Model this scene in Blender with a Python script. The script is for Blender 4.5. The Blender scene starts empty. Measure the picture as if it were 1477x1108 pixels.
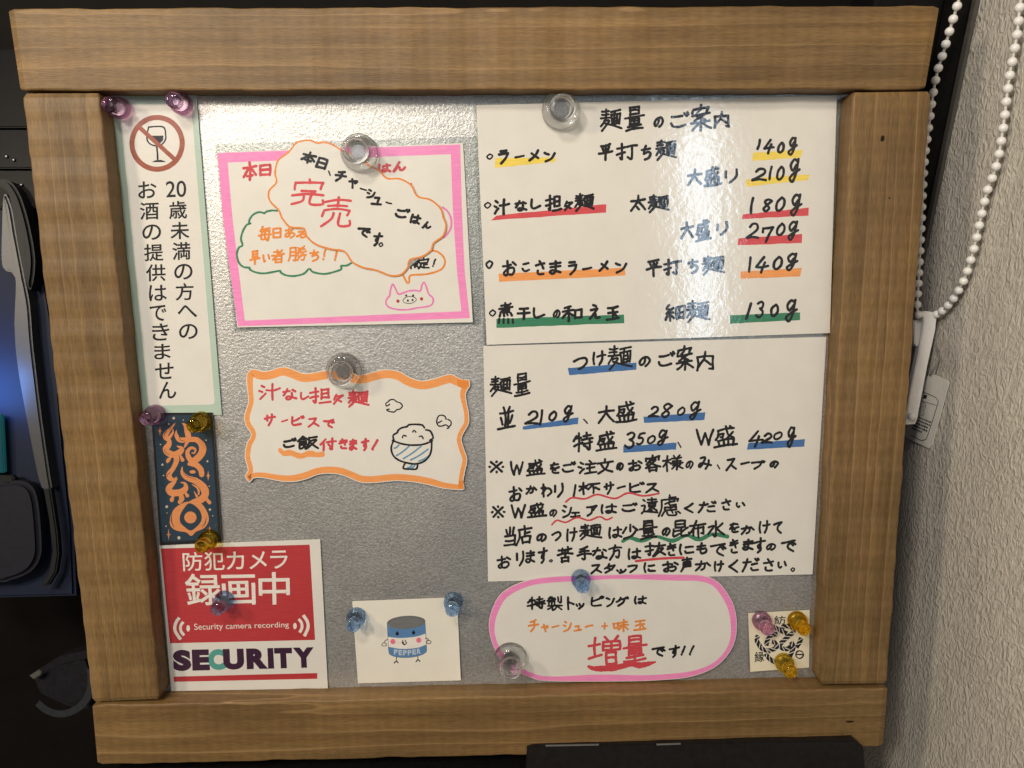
import bpy, bmesh, math, random
from mathutils import Vector, Matrix
random.seed(7)
SC = bpy.context.scene
COL = SC.collection
# ------------------------------------------------------------------ board frame and camera
LEAN = math.radians(13.5)                       # the board leans back
cL, sL = math.cos(LEAN), math.sin(LEAN)
BM = Matrix(((1, 0, 0, 0), (0, sL, -cL, 0), (0, cL, sL, 0.30), (0, 0, 0, 1)))   # (u right, v up, w towards viewer) -> world
RC = ((0.999695635361172, 0.010268762951444212, -0.022431877925612242),
      (-0.013904689564875547, 0.9856055891775554, -0.16848822567190946),
      (0.02037881860969777, 0.16874885211286889, 0.9854483896494337))
F, CX, CY, DIST = 1109.0, 738.5, 554.0, 0.5
def flip(a): return Vector((a[0], -a[1], -a[2]))
RIGHT, DOWN, FWD = flip(RC[0]), flip(RC[1]), flip(RC[2])
CAM = -FWD * DIST                                # camera in board coordinates
def ray(px, py): return RIGHT * ((px - CX) / F) + DOWN * ((py - CY) / F) + FWD
def uv(px, py, w=0.0):
    d = ray(px, py); t = (w - CAM.z) / d.z
    return CAM + d * t
BMI = BM.inverted()
def at(px, py, depth): return BM @ (CAM + ray(px, py) * depth)          # world point at a camera depth
def on_x(px, py, X):                                                    # world point on the plane x = X
    d = ray(px, py); t = (X - CAM.x) / d.x
    return BM @ (CAM + d * t)
def on_y(px, py, Y):
    c = BM @ CAM; d = BM.to_3x3() @ ray(px, py); t = (Y - c.y) / d.y
    return c + d * t

cam = bpy.data.cameras.new('camera'); co = bpy.data.objects.new('camera', cam); COL.objects.link(co)
cm = Matrix((RIGHT, -DOWN, -FWD)).transposed().to_4x4(); cm.translation = CAM
co.matrix_world = BM @ cm
cam.sensor_width = 36.0; cam.lens = F / 1477 * 36; cam.clip_start = 0.01; cam.clip_end = 50
SC.camera = co
W = bpy.data.worlds.new('World'); SC.world = W; W.use_nodes = True
W.node_tree.nodes['Background'].inputs[0].default_value = (1.0, 0.86, 0.70, 1)
W.node_tree.nodes['Background'].inputs[1].default_value = 0.16
SC.view_settings.view_transform = 'Standard'; SC.view_settings.look = 'None'
SC.view_settings.exposure = -0.02; SC.view_settings.gamma = 1.0
SC.cycles.max_bounces = 12; SC.cycles.transmission_bounces = 10; SC.cycles.transparent_max_bounces = 12
SC.cycles.caustics_refractive = True; SC.cycles.caustics_reflective = False; SC.cycles.blur_glossy = 0.6
SC.cycles.sample_clamp_indirect = 3.0

def lamp(name, pos, target, sx, sy, power, color):
    l = bpy.data.lights.new(name, 'AREA'); l.shape = 'RECTANGLE'; l.size = sx; l.size_y = sy; l.energy = power; l.color = color
    o = bpy.data.objects.new(name, l); COL.objects.link(o)
    p = BM @ Vector(pos); t = BM @ Vector(target)
    o.location = p; o.rotation_euler = (t - p).to_track_quat('-Z', 'Y').to_euler()
    return o
lamp('ceiling_lamp_warm', (-0.62, 0.62, 1.15), (-0.03, 0.02, 0), 0.16, 0.16, 9.0, (1.0, 0.92, 0.81))
lamp('ceiling_lamp_over', (-0.30, 0.78, 0.90), (0.02, 0.0, 0), 0.14, 0.14, 5.0, (1.0, 0.93, 0.83))
lamp('left_fill_light', (-0.85, 0.42, 0.72), (0.15, -0.02, 0), 0.14, 0.14, 4.8, (1.0, 0.86, 0.66))  # fill light added from the left to lighten and warm the wall
# daylight window behind the photographer, mirrored in the upper right sheet
gp = uv(1012, 325, -0.015); gd = (gp - CAM); gd = Vector((gd.x, gd.y, -gd.z)).normalized()
gl = gp + gd * 1.55
lamp('far_window_light', gl, gp, 0.07, 0.50, 2.0, (0.62, 0.80, 1.0))
gp = uv(420, 130, -0.017); gd = (gp - CAM); gd = Vector((gd.x, gd.y, -gd.z)).normalized()
lamp('steel_reflection_light', gp + gd * 1.9, gp, 0.9, 0.35, 1.5, (0.95, 0.95, 1.0))  # unseen soft light, placed so the upper steel and the notice reflect it

# ------------------------------------------------------------------ materials
MATS = {}
def nt(name):
    m = bpy.data.materials.new(name); m.use_nodes = True
    n = m.node_tree.nodes; b = n['Principled BSDF']; MATS[name] = m
    return m, n, m.node_tree.links, b
def bumpnode(n, l, height, strength, dist, target):
    b = n.new('ShaderNodeBump'); b.inputs['Strength'].default_value = strength; b.inputs['Distance'].default_value = dist
    l.new(height, b.inputs['Height']); l.new(b.outputs['Normal'], target)
    return b
def noise(n, l, scale, detail=3, rough=0.5, vec=None, dist=0.0):
    t = n.new('ShaderNodeTexNoise'); t.inputs['Scale'].default_value = scale; t.inputs['Detail'].default_value = detail
    t.inputs['Roughness'].default_value = rough; t.inputs['Distortion'].default_value = dist
    if vec is not None: l.new(vec, t.inputs['Vector'])
    return t
def coords(n, l, scale=(1, 1, 1), loc=(0, 0, 0), rot=(0, 0, 0)):
    tc = n.new('ShaderNodeTexCoord'); mp = n.new('ShaderNodeMapping')
    mp.inputs['Scale'].default_value = scale; mp.inputs['Location'].default_value = loc; mp.inputs['Rotation'].default_value = rot
    l.new(tc.outputs['Object'], mp.inputs['Vector'])
    return mp.outputs['Vector']
def ramp(n, l, fac, stops, interp='LINEAR'):
    r = n.new('ShaderNodeValToRGB'); r.color_ramp.interpolation = interp
    e = r.color_ramp.elements
    while len(e) < len(stops): e.new(0.5)
    for k, (p, c) in enumerate(stops):
        e[k].position = p; e[k].color = (*c, 1) if len(c) == 3 else c
    l.new(fac, r.inputs['Fac']); return r
def mix(n, l, a, b, fac, mode='MIX'):
    x = n.new('ShaderNodeMix'); x.data_type = 'RGBA'; x.blend_type = mode
    for s, v in ((0, fac), (6, a), (7, b)):
        if hasattr(v, 'is_linked') or hasattr(v, 'links'): l.new(v, x.inputs[s])
        else: x.inputs[s].default_value = v if s == 0 else (*v, 1)
    return x.outputs[2]
def lin(r, g, b):
    f = lambda c: ((c / 255 + 0.055) / 1.055) ** 2.4 if c > 10 else c / 255 / 12.92
    return (f(r), f(g), f(b))

def plain(name, col, rough=0.5, metallic=0.0, coat=0.0, var=0.0, vscale=200, bump=0.0, bscale=400, emit=None):
    m, n, l, b = nt(name)
    b.inputs['Base Color'].default_value = (*col, 1); b.inputs['Roughness'].default_value = rough
    b.inputs['Metallic'].default_value = metallic; b.inputs['Coat Weight'].default_value = coat
    if max(col) < .03: b.inputs['Specular IOR Level'].default_value = 0.12
    v = coords(n, l)
    if var:
        t = noise(n, l, vscale, 4, 0.6, v)
        r = ramp(n, l, t.outputs['Fac'], [(0.3, tuple(c * (1 - var) for c in col)), (0.7, tuple(min(1, c * (1 + var)) for c in col))])
        l.new(r.outputs['Color'], b.inputs['Base Color'])
    if bump:
        t = noise(n, l, bscale, 3, 0.6, v); bumpnode(n, l, t.outputs['Fac'], bump, 0.001, b.inputs['Normal'])
    if emit:
        b.inputs['Emission Color'].default_value = (*emit[0], 1); b.inputs['Emission Strength'].default_value = emit[1]
    return m

def wood(name, along):
    m, n, l, b = nt(name)
    oi = n.new('ShaderNodeObjectInfo')
    def vec(sa, sc, off=0.0):
        s = (sa, sc, sc) if along == 'u' else (sc, sa, sc)
        v = coords(n, l, s, (off, off * .7, off * 1.3))
        a = n.new('ShaderNodeVectorMath'); a.operation = 'MULTIPLY_ADD'
        l.new(oi.outputs['Random'], a.inputs[0]); a.inputs[1].default_value = (31, 17, 23); l.new(v, a.inputs[2])
        return a.outputs[0]
    # annual rings: across-coordinate plus slow waviness, wrapped to a sawtooth
    wob = noise(n, l, 1, 2, 0.5, vec(2.2, 20)); wob2 = noise(n, l, 1, 1, 0.5, vec(.01, 55, 2.0))
    sx = n.new('ShaderNodeSeparateXYZ'); l.new(vec(0.6, 78, 1.0), sx.inputs[0])
    m1 = n.new('ShaderNodeMath'); m1.operation = 'MULTIPLY_ADD'; l.new(sx.outputs['Z'], m1.inputs[0]); m1.inputs[1].default_value = .35
    l.new(sx.outputs['Y' if along == 'u' else 'X'], m1.inputs[2])
    m2 = n.new('ShaderNodeMath'); m2.operation = 'MULTIPLY_ADD'; l.new(wob.outputs['Fac'], m2.inputs[0]); m2.inputs[1].default_value = 1.5; l.new(m1.outputs[0], m2.inputs[2])
    m3 = n.new('ShaderNodeMath'); m3.operation = 'MULTIPLY_ADD'; l.new(wob2.outputs['Fac'], m3.inputs[0]); m3.inputs[1].default_value = 2.6; l.new(m2.outputs[0], m3.inputs[2])
    g = n.new('ShaderNodeMath'); g.operation = 'FRACT'; l.new(m3.outputs[0], g.inputs[0])
    lines = ramp(n, l, g.outputs[0], [(0.0, (.5, .5, .5)), (0.025, (1, 1, 1)), (0.085, (.25,) * 3), (0.30, (.06,) * 3), (0.9, (0, 0, 0)), (1, (.3, .3, .3))])
    dark = ramp(n, l, g.outputs[0], [(0.0, (.80, .78, .76)), (0.05, (1.05, 1.05, 1.05)), (0.45, (1.02, 1.02, 1.02)), (0.88, (.90, .88, .86)), (1, (.74, .71, .68))])
    g2 = noise(n, l, 1, 4, 0.65, vec(5, 210, 3.1), 0.2)                  # fine grain
    fib = noise(n, l, 1, 3, 0.7, vec(110, 1700, 5.0))                    # short fibres and pores
    blot = noise(n, l, 1, 3, 0.6, vec(9, 20, 8.0))                       # stain that took unevenly
    big = noise(n, l, 1, 2, 0.5, vec(2.5, 30, 15.0))
    wv = n.new('ShaderNodeTexWave'); wv.wave_type = 'BANDS'; wv.bands_direction = 'X' if along == 'u' else 'Y'   # planer chatter across the grain
    wv.inputs['Scale'].default_value = 1.0; wv.inputs['Distortion'].default_value = 2.2; wv.inputs['Detail'].default_value = 2; wv.inputs['Detail Scale'].default_value = 1.5
    l.new(vec(42, 38, 2.0), wv.inputs['Vector'])
    c = ramp(n, l, g2.outputs['Fac'], [(0.25, (.146, .084, .030)), (0.55, (.202, .120, .044)), (0.8, (.258, .158, .062))]).outputs['Color']
    bl = ramp(n, l, blot.outputs['Fac'], [(0.3, (.74, .73, .73)), (0.7, (1.16, 1.14, 1.10))]).outputs['Color']
    c = mix(n, l, c, bl, 1.0, 'MULTIPLY')
    sw = ramp(n, l, wv.outputs['Fac'], [(0.0, (.84, .83, .82)), (1.0, (1.10, 1.10, 1.10))]).outputs['Color']
    c = mix(n, l, c, sw, 0.30, 'MULTIPLY')
    fb = ramp(n, l, fib.outputs['Fac'], [(0.3, (.72, .71, .70)), (0.7, (1.22, 1.22, 1.22))]).outputs['Color']
    c = mix(n, l, c, fb, 1.0, 'MULTIPLY')
    bg = ramp(n, l, big.outputs['Fac'], [(0.35, (.84, .86, .90)), (0.65, (1.08, 1.07, 1.04))]).outputs['Color']
    c = mix(n, l, c, bg, 1.0, 'MULTIPLY')
    c = mix(n, l, c, dark.outputs['Color'], 0.8, 'MULTIPLY')
    ml = n.new('ShaderNodeMath'); ml.operation = 'MULTIPLY'; l.new(lines.outputs['Color'], ml.inputs[0]); ml.inputs[1].default_value = 0.50
    mv = ramp(n, l, noise(n, l, 1, 2, .5, vec(5, 40, 21.0)).outputs['Fac'], [(0.35, (.25,) * 3), (0.65, (1, 1, 1))])
    m5 = n.new('ShaderNodeMath'); m5.operation = 'MULTIPLY'; l.new(ml.outputs[0], m5.inputs[0]); l.new(mv.outputs['Color'], m5.inputs[1])
    c = mix(n, l, c, (.43, .265, .115), m5.outputs[0])
    l.new(c, b.inputs['Base Color']); b.inputs['Roughness'].default_value = 0.5; b.inputs['Specular IOR Level'].default_value = 0.35
    ad = n.new('ShaderNodeMath'); ad.operation = 'MULTIPLY_ADD'; l.new(wv.outputs['Fac'], ad.inputs[0]); ad.inputs[1].default_value = 0.25; l.new(fib.outputs['Fac'], ad.inputs[2])
    bumpnode(n, l, ad.outputs[0], 0.35, 0.0006, b.inputs['Normal'])
    return m
WOOD_U = wood('stained_pine_along_rail', 'u'); WOOD_V = wood('stained_pine_along_stile', 'v')

def steel():
    m, n, l, b = nt('galvanised_steel')
    v = coords(n, l)
    t = noise(n, l, 620, 3, 0.6, v, 0.5); t2 = noise(n, l, 1900, 2, 0.6, v); t3 = noise(n, l, 14, 3, 0.6, v)
    c = ramp(n, l, t.outputs['Fac'], [(0.3, (.40, .39, .37)), (0.7, (.62, .61, .585))]).outputs['Color']
    c3 = ramp(n, l, t3.outputs['Fac'], [(0.3, (.86, .86, .87)), (0.7, (1.06, 1.06, 1.05))]).outputs['Color']
    c = mix(n, l, c, c3, 1.0, 'MULTIPLY')
    l.new(c, b.inputs['Base Color']); b.inputs['Metallic'].default_value = 0.75
    r = ramp(n, l, t2.outputs['Fac'], [(0.3, (.34,) * 3), (0.7, (.52,) * 3)]); l.new(r.outputs['Color'], b.inputs['Roughness'])
    a = n.new('ShaderNodeMath'); a.operation = 'MULTIPLY_ADD'; l.new(t2.outputs['Fac'], a.inputs[0]); a.inputs[1].default_value = 0.25; l.new(t.outputs['Fac'], a.inputs[2])
    bumpnode(n, l, a.outputs[0], 0.34, 0.0011, b.inputs['Normal'])
    return m
STEEL = steel()

def sheetmat(name, col, lam=True, var=0.03, ink=False, rough=0.6, ripple=0.07):
    """paper or ink; laminated ones carry the same rippled clear film over both"""
    m, n, l, b = nt(name)
    v = coords(n, l)
    streak = ink and max(col) > .05
    t = noise(n, l, 1 if streak else (900 if ink else 45), 4, 0.6, coords(n, l, (90, 1500, 1)) if streak else v)
    r = ramp(n, l, t.outputs['Fac'], [(0.3, tuple(c * (1 - var) for c in col)), (0.7, tuple(min(1, c * (1 + var)) for c in col))])
    l.new(r.outputs['Color'], b.inputs['Base Color']); b.inputs['Roughness'].default_value = rough
    b.inputs['Specular IOR Level'].default_value = 0.2 if lam else 0.3
    if lam:
        ge = n.new('ShaderNodeNewGeometry')
        b.inputs['Coat Weight'].default_value = 1.0; b.inputs['Coat Roughness'].default_value = 0.11; b.inputs['Coat IOR'].default_value = 1.5
        t1 = noise(n, l, 260, 2, 0.5, ge.outputs['Position'], 0.3); t2 = noise(n, l, 30, 2, 0.5, ge.outputs['Position'])
        a = n.new('ShaderNodeMath'); a.operation = 'MULTIPLY_ADD'; l.new(t2.outputs['Fac'], a.inputs[0]); a.inputs[1].default_value = 2.0; l.new(t1.outputs['Fac'], a.inputs[2])
        bumpnode(n, l, a.outputs[0], ripple, 0.0016, b.inputs['Coat Normal'])
    else:
        t2 = noise(n, l, 600, 3, 0.6, v); bumpnode(n, l, t2.outputs['Fac'], 0.08, 0.0003, b.inputs['Normal'])
    return m
PAPER = sheetmat('laminated_paper', (.69, .66, .595))
PAPER_RIPPLE = sheetmat('rippled_laminated_paper', (.69, .66, .595), ripple=0.055)
PAPER_PLAIN = sheetmat('plain_paper', (.72, .675, .58), False)
PAPER_CREAM = sheetmat('cream_sticker_paper', (.72, .65, .48), False)
PAPER_WHITE = sheetmat('white_sign_print', (.66, .63, .57))
GREEN_EDGE = sheetmat('pale_green_board', (.40, .51, .42))
INKS = {}
def ink(key, lam=True):
    k = (key, lam)
    if k not in INKS:
        c = dict(k=(.012, .012, .014), r=(.56, .060, .075), R=(.60, .075, .085), o=(.72, .235, .045), O=(.78, .31, .095), y=(.80, .60, .10),
                 g=(.040, .20, .105), b=(.055, .15, .36), p=(.80, .25, .50), P=(.72, .20, .45), n=(.012, .012, .014), s=(.30, .085, .050), d=(.04, .012, .035),
                 t=(.08, .30, .26), w=(.72, .67, .60), q=(.42, .035, .040), c=(.090, .20, .38), e=(.15, .15, .15), l=(.42, .49, .58), m=(.70, .17, .24), v=(.018, .040, .062), f=(.62, .235, .085),
                 h=(.035, .02, .02), L=(.12, .28, .42), z=(.55, .42, .30), x=(.011, .012, .013))[key]
        INKS[k] = sheetmat('ink_%s_%s' % (dict(k='black', r='red', R='highlight_red', o='orange', O='pale_orange', y='yellow', g='green', b='blue', p='pink', P='thin_pink', n='print_black', s='sign_red',
                 d='dark_plum', t='teal', w='print_white', q='print_red', c='can_blue', e='can_grey', l='pale_blue', m='rose', v='navy', f='flame_orange', h='brown', L='stripe_blue', z='star_cream', x='border_black')[key],
                 {True: 'film', 'ripple': 'rippled', False: 'bare'}[lam]), c, bool(lam), 0.13 if key not in 'kn' else 0.12, True, ripple=.055 if lam == 'ripple' else .07)
    return INKS[k]

def clear_plastic(name, col, clear=0.45):
    m, n, l, b = nt(name)
    out = n['Material Output']
    n.remove(b)
    g = n.new('ShaderNodeBsdfGlass'); g.inputs['Color'].default_value = (*col, 1); g.inputs['IOR'].default_value = 1.49; g.inputs['Roughness'].default_value = 0.02
    t = n.new('ShaderNodeBsdfTransparent'); t.inputs['Color'].default_value = (*tuple(min(1, c * .9 + .1) for c in col), 1)
    x = n.new('ShaderNodeMixShader'); x.inputs[0].default_value = clear
    v = coords(n, l); ns = noise(n, l, 90, 2, 0.5, v)
    bumpnode(n, l, ns.outputs['Fac'], 0.06, 0.001, g.inputs['Normal'])
    l.new(g.outputs[0], x.inputs[1]); l.new(t.outputs[0], x.inputs[2]); l.new(x.outputs[0], out.inputs['Surface'])
    return m
PIN_CLEAR = clear_plastic('clear_plastic', (1, 1, 1), 0.30)
PIN_PINK = clear_plastic('pink_plastic', (.96, .78, .90), 0.36)
PIN_GOLD = clear_plastic('amber_plastic', (.99, .82, .27), 0.36)
PIN_BLUE = clear_plastic('blue_plastic', (.76, .87, 1.0), 0.48)
MAGNET = plain('magnet_metal', (.55, .55, .55), 0.25, 1.0, var=.1)
def film_mat():
    m, n, l, b = nt('clear_film')
    out = n['Material Output']; n.remove(b)
    t = n.new('ShaderNodeBsdfTransparent'); t.inputs['Color'].default_value = (.97, .98, .97, 1)
    g = n.new('ShaderNodeBsdfGlossy'); g.inputs['Roughness'].default_value = 0.18
    fr = n.new('ShaderNodeFresnel'); fr.inputs['IOR'].default_value = 1.5
    v = coords(n, l); ns = noise(n, l, 120, 2, 0.5, v); bumpnode(n, l, ns.outputs['Fac'], 0.3, 0.001, g.inputs['Normal'])
    x = n.new('ShaderNodeMixShader'); l.new(fr.outputs[0], x.inputs[0]); l.new(t.outputs[0], x.inputs[1]); l.new(g.outputs[0], x.inputs[2]); l.new(x.outputs[0], out.inputs['Surface'])
    return m
FILM = film_mat()

# ------------------------------------------------------------------ object helpers
def mesh(name, verts, faces, mats, parent=None, matrix=None, smooth=False, midx=None):
    me = bpy.data.meshes.new(name); me.from_pydata([tuple(v) for v in verts], [], faces)
    for m in (mats if isinstance(mats, (list, tuple)) else [mats]): me.materials.append(m)
    if midx: me.polygons.foreach_set('material_index', midx)
    if smooth: me.polygons.foreach_set('use_smooth', [True] * len(me.polygons))
    me.update()
    o = bpy.data.objects.new(name, me); COL.objects.link(o)
    if matrix is not None: o.matrix_world = matrix
    if parent is not None: o.parent = parent
    return o
def bmobj(name, bm, mats, parent=None, matrix=None, smooth=False):
    bmesh.ops.recalc_face_normals(bm, faces=bm.faces)
    me = bpy.data.meshes.new(name); bm.to_mesh(me); bm.free()
    for m in (mats if isinstance(mats, (list, tuple)) else [mats]): me.materials.append(m)
    if smooth: me.polygons.foreach_set('use_smooth', [True] * len(me.polygons))
    o = bpy.data.objects.new(name, me); COL.objects.link(o)
    if matrix is not None: o.matrix_world = matrix
    if parent is not None: o.parent = parent
    return o
def tag(o, label=None, cat=None, group=None, kind=None):
    for k, v in (('label', label), ('category', cat), ('group', group), ('kind', kind)):
        if v: o[k] = v
    return o
def empty(name, matrix):
    o = bpy.data.objects.new(name, None); COL.objects.link(o); o.matrix_world = matrix; o.empty_display_size = 0.01
    return o

# ------------------------------------------------------------------ setting: wall, window frame, backdrop, shelf
XW = 0.315
def wall():
    m, n, l, b = nt('embossed_silver_wallpaper')
    v = coords(n, l, (1, 1, 0.62), rot=(math.radians(14), 0, 0))
    t = noise(n, l, 215, 1.3, 0.45, v, 1.6); t2 = noise(n, l, 900, 2, 0.5, v); t3 = noise(n, l, 25, 3, 0.6, v)
    c = ramp(n, l, t3.outputs['Fac'], [(0.3, (.58, .54, .47)), (0.7, (.65, .61, .535))]).outputs['Color']
    c2 = ramp(n, l, t.outputs['Fac'], [(0.35, (.90, .90, .90)), (0.65, (1.05, 1.05, 1.05))]).outputs['Color']
    l.new(mix(n, l, c, c2, 1.0, 'MULTIPLY'), b.inputs['Base Color'])
    b.inputs['Roughness'].default_value = 0.27; b.inputs['Coat Weight'].default_value = 0.6; b.inputs['Coat Roughness'].default_value = 0.24; b.inputs['Metallic'].default_value = 0.0
    a = n.new('ShaderNodeMath'); a.operation = 'MULTIPLY_ADD'; l.new(t2.outputs['Fac'], a.inputs[0]); a.inputs[1].default_value = 0.06; l.new(t.outputs['Fac'], a.inputs[2])
    bumpnode(n, l, a.outputs[0], 0.40, 0.0050, b.inputs['Normal'])
    c0 = BM @ CAM
    yb = on_x(1405, 30, XW).y                       # where the wall meets the window frame
    y0, y1, z0, z1 = yb - 0.42, yb + 0.12, -0.35, 1.1
    vs = [(XW, y0, z0), (XW, y1, z0), (XW, y1, z1), (XW, y0, z1), (XW + .12, y0, z0), (XW + .12, y1, z0), (XW + .12, y1, z1), (XW + .12, y0, z1)]
    fs = [(0, 1, 2, 3), (4, 7, 6, 5), (0, 3, 7, 4), (1, 5, 6, 2), (0, 4, 5, 1), (3, 2, 6, 7)]
    o = mesh('wall', vs, fs, m)
    tag(o, 'silvery grey embossed wallpaper wall to the right of the wooden board', 'wall', kind='structure')
    return yb
YB = wall()
BLACKISH = plain('dark_window_frame', (.009, .0085, .0085), 0.42, 0.2, var=.2, bump=.1)
BACK = plain('dark_brown_blind', (.0065, .005, .004), 0.8, var=.25, vscale=30)
GREYTRIM = plain('grey_gasket', (.075, .070, .062), 0.5)
def box(bm, x0, x1, y0, y1, z0, z1):
    vs = [bm.verts.new(p) for p in ((x0, y0, z0), (x1, y0, z0), (x1, y1, z0), (x0, y1, z0), (x0, y0, z1), (x1, y0, z1), (x1, y1, z1), (x0, y1, z1))]
    for f in ((0, 3, 2, 1), (4, 5, 6, 7), (0, 1, 5, 4), (1, 2, 6, 5), (2, 3, 7, 6), (3, 0, 4, 7)): bm.faces.new([vs[i] for i in f])
    return vs
def bevel_all(bm, w, seg=2): bmesh.ops.bevel(bm, geom=list(bm.edges), offset=w, segments=seg, affect='EDGES', profile=0.6)
wf = empty('window_frame', Matrix.Translation((XW, YB, 0)))
bm = bmesh.new(); box(bm, -.065, -.016, .012, .05, -.35, 1.1); bevel_all(bm, .002); bmobj('sash', bm, BLACKISH, wf)
bm = bmesh.new(); box(bm, -.0155, -.0035, .001, .05, -.35, 1.1); bevel_all(bm, .0015); bmobj('jamb', bm, BLACKISH, wf)
bm = bmesh.new(); box(bm, -.0032, -.0008, -.003, .05, -.35, 1.1); bmobj('gasket', bm, GREYTRIM, wf)
tag(wf, 'black upright window frame beside the embossed wall behind the bead chain', 'window frame')
o = mesh('backdrop', [(-1.2, YB + .06, -.35), (XW - .03, YB + .06, -.35), (XW - .03, YB + .06, 1.1), (-1.2, YB + .06, 1.1)], [(0, 1, 2, 3)], BACK)
tag(o, 'dark brown blind behind the board', 'backdrop', kind='structure')
bz = (BM @ Vector((0, -.268, -.03))).z
o = mesh('counter', [], [], BACK); bpy.data.objects.remove(o)
bm = bmesh.new(); box(bm, -.285, .235, -.75, YB + .055, bz - .06, bz - .004); bmobj('counter', bm, plain('black_counter_top', (.004, .0036, .0036), .5, var=.3))
tag(bpy.data.objects['counter'], 'black counter top under the board', 'counter', kind='structure')

# ------------------------------------------------------------------ notice board
board = empty('notice_board', BM @ Matrix.Translation((0, -.268, -.03)))
BO = Vector((0, -.268, -.03))
tag(board, 'large stained pine frame around a grey galvanised steel notice board', 'notice board')
def beam(name, q, mat, along, depth=.030, seed=0):
    """q: front-face corners in (u, v): top-left, top-right, bottom-right, bottom-left"""
    rnd = random.Random(seed); N = 150; r = .0013
    tl, tr, br, bl = [Vector((*p, 0)) for p in q]
    prof = []
    for (cx, cy, a0) in ((0, 0, 180), (1, 0, 270), (1, 1, 0), (0, 1, 90)):
        for k in range(4): prof.append((cx, cy, math.radians(a0 + 30 * k)))
    ph = [rnd.uniform(0, 6.28) for _ in range(8)]
    bm = bmesh.new(); rings = []
    for i in range(N + 1):
        t = i / N
        if along == 'u': a, b_ = bl.lerp(br, t), tl.lerp(tr, t)
        else: a, b_ = tl.lerp(bl, t), tr.lerp(br, t)
        e = min(t, 1 - t) * (br - bl if along == 'u' else bl - tl).length
        inset = .0010 * max(0, 1 - e / .0016) ** 2
        ring = []
        d = (b_ - a); L = d.length; d.normalize()
        wa = .00018 * math.sin(t * 37 + ph[0]) + .00015 * math.sin(t * 91 + ph[1]) + .0001 * math.sin(t * 173 + ph[2])
        wb = .00018 * math.sin(t * 31 + ph[3]) + .00015 * math.sin(t * 83 + ph[4]) + .0001 * math.sin(t * 161 + ph[5])
        wf_ = .00025 * math.sin(t * 53 + ph[6]) + .0002 * math.sin(t * 127 + ph[7])
        for (cx, cy, an) in prof:
            x = (inset + r + wa if cx == 0 else L - r - inset + wb) + r * math.cos(an)
            z = (-depth + r if cy == 0 else -r - inset + wf_) + r * math.sin(an)
            p = a + d * x; p.z = z
            ring.append(bm.verts.new(p - BO))
        rings.append(ring)
    K = len(prof)
    for i in range(N):
        for k in range(K): bm.faces.new((rings[i][k], rings[i][(k + 1) % K], rings[i + 1][(k + 1) % K], rings[i + 1][k]))
    bm.faces.new(rings[0]); bm.faces.new(rings[-1])
    o = bmobj(name, bm, mat, board)
    return o
def pq(pts): return [tuple(uv(*p)[:2]) for p in pts]
beam('rail', pq([(10, 12), (1356, 8), (1335, 129), (28, 131)]), WOOD_U, 'u', seed=1)
beam('rail', pq([(132, 1018), (1281, 992.5), (1274, 1077), (140, 1104)]), WOOD_U, 'u', seed=2)
beam('stile', pq([(32, 134.5), (143.5, 134), (231, 1009), (133, 1013)]), WOOD_V, 'v', seed=3)
beam('stile', pq([(1230, 133), (1343, 131.5), (1279.5, 986.5), (1184, 987.5)]), WOOD_V, 'v', seed=4)
WP = -.0165
def panel():
    q = [(-.262, -.235), (.232, -.235), (.232, .195), (-.262, .195)]
    vs = [Vector((x, y, z)) - BO for z in (WP, WP - .001) for x, y in q]
    return mesh('metal_panel', vs, [(0, 1, 2, 3), (7, 6, 5, 4), (0, 4, 5, 1), (1, 5, 6, 2), (2, 6, 7, 3), (3, 7, 4, 0)], STEEL, board)
panel()
# small knots and cracks in the wood
KNOT = plain('dark_knot', (.020, .011, .006), .8)
def knot(px, py, rx, ry):
    c = uv(px, py, .0003); k = 14
    vs = [Vector((c.x, c.y, .00035)) - BO] + [Vector((c.x + rx * math.cos(a) * random.uniform(.75, 1.1), c.y + ry * math.sin(a) * random.uniform(.75, 1.1), .00032)) - BO for a in [6.283 * i / k for i in range(k)]]
    mesh('knot', vs, [(0, i + 1, (i + 1) % k + 1) for i in range(k)], KNOT, board)
knot(1273, 200, .0014, .0022); knot(1283, 286, .0006, .0008); knot(1226, 1041, .0034, .0007)

# ------------------------------------------------------------------ flat sheets, strokes, glyphs
def cr(p0, p1, p2, p3, t):
    return tuple(.5 * ((2 * p1[i]) + (-p0[i] + p2[i]) * t + (2 * p0[i] - 5 * p1[i] + 4 * p2[i] - p3[i]) * t * t + (-p0[i] + 3 * p1[i] - 3 * p2[i] + p3[i]) * t ** 3) for i in range(len(p1)))
def smooth_path(pts, closed=False, step=1.3, dims=2):
    n = len(pts); out = []
    if n < 2: return list(pts)
    for i in range(n if closed else n - 1):
        g = lambda k: pts[k % n] if closed else pts[min(max(k, 0), n - 1)]
        p0, p1, p2, p3 = g(i - 1), g(i), g(i + 1), g(i + 2)
        m = max(2, int(math.dist(p1[:dims], p2[:dims]) / step))
        for k in range(m): out.append(cr(p0, p1, p2, p3, k / m))
    out.append(pts[0] if closed else pts[-1])
    return out

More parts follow.
